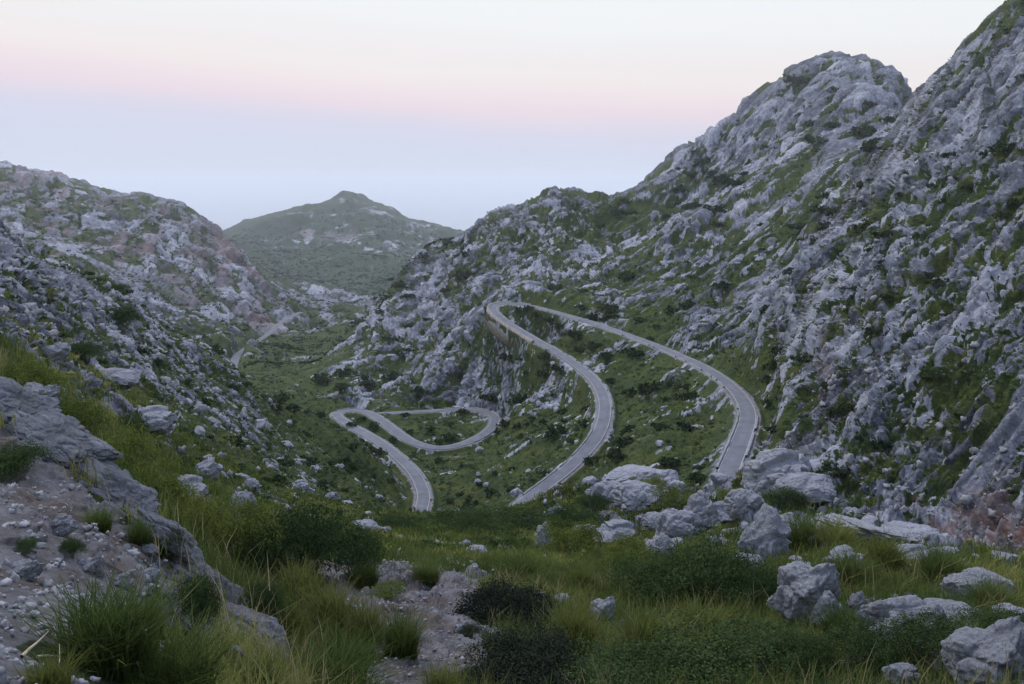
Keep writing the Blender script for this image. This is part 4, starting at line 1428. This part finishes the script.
# ------------------------------------------------------------------ footpath through the meadow
fp = []
for fx in np.arange(352, 500, 3.):
    p, n, d = ground(fx, 537.5 + (fx - 360) * .075)
    fp.append(p)
fp = np.array(fp)
for _ in range(4):
    fp[1:-1] = (fp[:-2] + fp[1:-1] * 2 + fp[2:]) / 4
fp = fp[np.r_[True, np.linalg.norm(np.diff(fp[:, :2], axis=0), axis=1) > .05]]
tF, sF = ribbon_frame(fp)
Vf = np.empty((len(fp), 5, 3))
for j, o_ in enumerate((-.7, -.35, 0, .35, .7)):
    Vf[:, j, :2] = fp[:, :2] + sF * o_
    Vf[:, j, 2] = [ground_xy(a_, b_) for a_, b_ in Vf[:, j, :2]]
Vf[..., 2] += .10
I_ = np.arange(len(fp) * 5).reshape(-1, 5)
Ff = np.stack([I_[:-1, :-1], I_[:-1, 1:], I_[1:, 1:], I_[1:, :-1]], -1).reshape(-1, 4)
tag(link('footpath', mesh('footpath', Vf.reshape(-1, 3), Ff, mat_plain('trodden earth', (.16, .15, .13), (.27, .255, .23), 2.), True)), 'pale trodden footpath crossing the meadow', None, None, 'structure')

# ------------------------------------------------------------------ dry twigs at the bank
def twig(pts, rad, label):
    Q = np.array([ground(a_, b_)[0] + np.array([0, 0, h_]) for a_, b_, h_ in pts])
    V, Fq = [], []
    for k, c_ in enumerate(Q):
        rr_ = rad * (1 - .7 * k / (len(Q) - 1))
        for b_ in np.linspace(0, 2 * math.pi, 7)[:-1]:
            V.append(c_ + rr_ * np.array([math.cos(b_) * .6, math.cos(b_) * .4, math.sin(b_)]))
    for k in range(len(Q) - 1):
        for b_ in range(6):
            Fq.append((k * 6 + b_, k * 6 + (b_ + 1) % 6, (k + 1) * 6 + (b_ + 1) % 6, (k + 1) * 6 + b_))
    tag(link('dry_twig', mesh('dry_twig', np.array(V), np.array(Fq), M_TWIG, True)), label, 'twig')


M_TWIG = mat_plain('bleached dry wood', (.22, .18, .12), (.42, .36, .26), 9.)
twig([(22, 662, .03), (30, 658, .05), (40, 654, .07), (50, 648, .10)], .013, 'bleached bent twig lying by the large tussock')
twig([(38, 662, .03), (50, 664, .05), (62, 663, .04)], .009, 'thin straight twig lying below the bent one')
twig([(58, 682, .02), (61, 672, .06), (63, 664, .12)], .007, 'short upright stalk in front of the large tussock')


# ------------------------------------------------------------------ air
def haze(top):
    x = 62000.
    z0, z1 = -661.5, top
    V = np.array([[sx * x, sy * x, z] for z in (z0, z1) for sy in (-1, 1) for sx in (-1, 1)])
    Fq = np.array([[0, 2, 3, 1], [4, 5, 7, 6], [0, 1, 5, 4], [2, 6, 7, 3], [0, 4, 6, 2], [1, 3, 7, 5]])
    m, nt, out = material('evening haze')
    v = nt.n('ShaderNodeVolumePrincipled', inp={'Color': (.91, .94, .985, 1), 'Density': HAZE, 'Anisotropy': .78})
    nt.t.links.new(v.outputs[0], out.inputs['Volume'])
    tag(link('haze', mesh('haze', V, Fq, m, False)), 'thin blue evening haze filling the valley', None, None, 'stuff')


HAZE = 1.15e-4
haze(float(P[..., 2].max()) + 8)

# ------------------------------------------------------------------ sky and light
SUN_EL, SUN_AZ = R_(62), R_(-35)                        # azimuth from the view direction, negative to the left
w = bpy.data.worlds.new('World')
SC.world = w
w.use_nodes = True
nt = NT(w.node_tree)
w.node_tree.nodes.clear()
out = nt.n('ShaderNodeOutputWorld')
sky = nt.n('ShaderNodeTexSky', sky_type='NISHITA')
sky.sun_disc = False
sky.sun_elevation = SUN_EL
sky.sun_rotation = SUN_AZ
dirv = nt.n('ShaderNodeTexCoord').outputs['Generated']
sep = nt.n('ShaderNodeSeparateXYZ', inp={0: dirv})
el_ = nt.math('MULTIPLY', nt.math('ARCSINE', sep.outputs['Z']), 57.29578)
tex = nt.n('ShaderNodeMapping', inp={'Vector': dirv, 'Scale': (2., 2., 14.)})
wob = nt.math('MULTIPLY', nt.math('SUBTRACT', nt.noise(tex.outputs[0], 1.6, 3, .5), .5), 1.6)
tilt = nt.math('MULTIPLY', sep.outputs['X'], 2.8)
elv = nt.math('ADD', el_, nt.math('ADD', wob, tilt))
fac = nt.n('ShaderNodeMapRange', inp={0: elv, 1: -4., 2: 90., 3: 0., 4: 1.}).outputs[0]
pp = lambda e: (e + 4) / 94.
grad = nt.ramp(fac, [(pp(-4), srgb(198, 205, 224)), (pp(1.5), srgb(203, 209, 229)), (pp(3.4), srgb(212, 210, 229)), (pp(4.9), srgb(236, 217, 226)), (pp(6.6), srgb(245, 234, 232)),
                     (pp(10.5), srgb(246, 247, 247)), (pp(18), srgb(238, 243, 249)), (pp(30), srgb(198, 210, 232)), (pp(55), srgb(148, 168, 216)), (pp(90), srgb(128, 151, 210))])
g1_ = lambda v: (v / 2, v / 2, v / 2, 1)
low = nt.math('MULTIPLY', nt.ramp(fac, [(pp(-4), g1_(.77)), (pp(1), g1_(.75)), (pp(5), g1_(.71)), (pp(9), g1_(.68)), (pp(12.5), g1_(.70)), (pp(20), g1_(1.8)), (pp(36), g1_(1.8)), (pp(60), g1_(1.2)), (pp(90), g1_(1.0))]), 2.)
bg1 = nt.n('ShaderNodeBackground', inp={'Color': grad, 'Strength': low})
bg2 = nt.n('ShaderNodeBackground', inp={'Color': sky.outputs[0], 'Strength': .005})
add = nt.n('ShaderNodeAddShader', inp={0: bg1.outputs[0], 1: bg2.outputs[0]})
nt.t.links.new(add.outputs[0], out.inputs['Surface'])

sd = bpy.data.lights.new('sun', 'SUN')
sd.energy = 1.5
sd.angle = R_(14)
sd.color = (1, .93, .88)
so_ = bpy.data.objects.new('sun', sd)
COL.objects.link(so_)
dv = Vector((math.sin(SUN_AZ) * math.cos(SUN_EL), math.cos(SUN_AZ) * math.cos(SUN_EL), math.sin(SUN_EL)))
so_.rotation_euler = (-dv).to_track_quat('-Z', 'Y').to_euler()

# ------------------------------------------------------------------ camera and output
cd = bpy.data.cameras.new('camera')
cd.sensor_width = 36
cd.lens = F / 1024 * 36
cd.clip_start = .1
cd.clip_end = 200000
co = bpy.data.objects.new('camera', cd)
COL.objects.link(co)
co.location = (0, 0, EYE)
co.rotation_euler = (math.pi / 2 - PITCH, 0, 0)
SC.camera = co
SC.view_settings.view_transform = 'Standard'
SC.view_settings.look = 'None'
SC.view_settings.exposure = .45
SC.view_settings.gamma = 1
SC.cycles.use_denoising = True
SC.cycles.max_bounces = 6
SC.cycles.diffuse_bounces = 2
SC.cycles.volume_bounces = 4
SC.cycles.transparent_max_bounces = 4
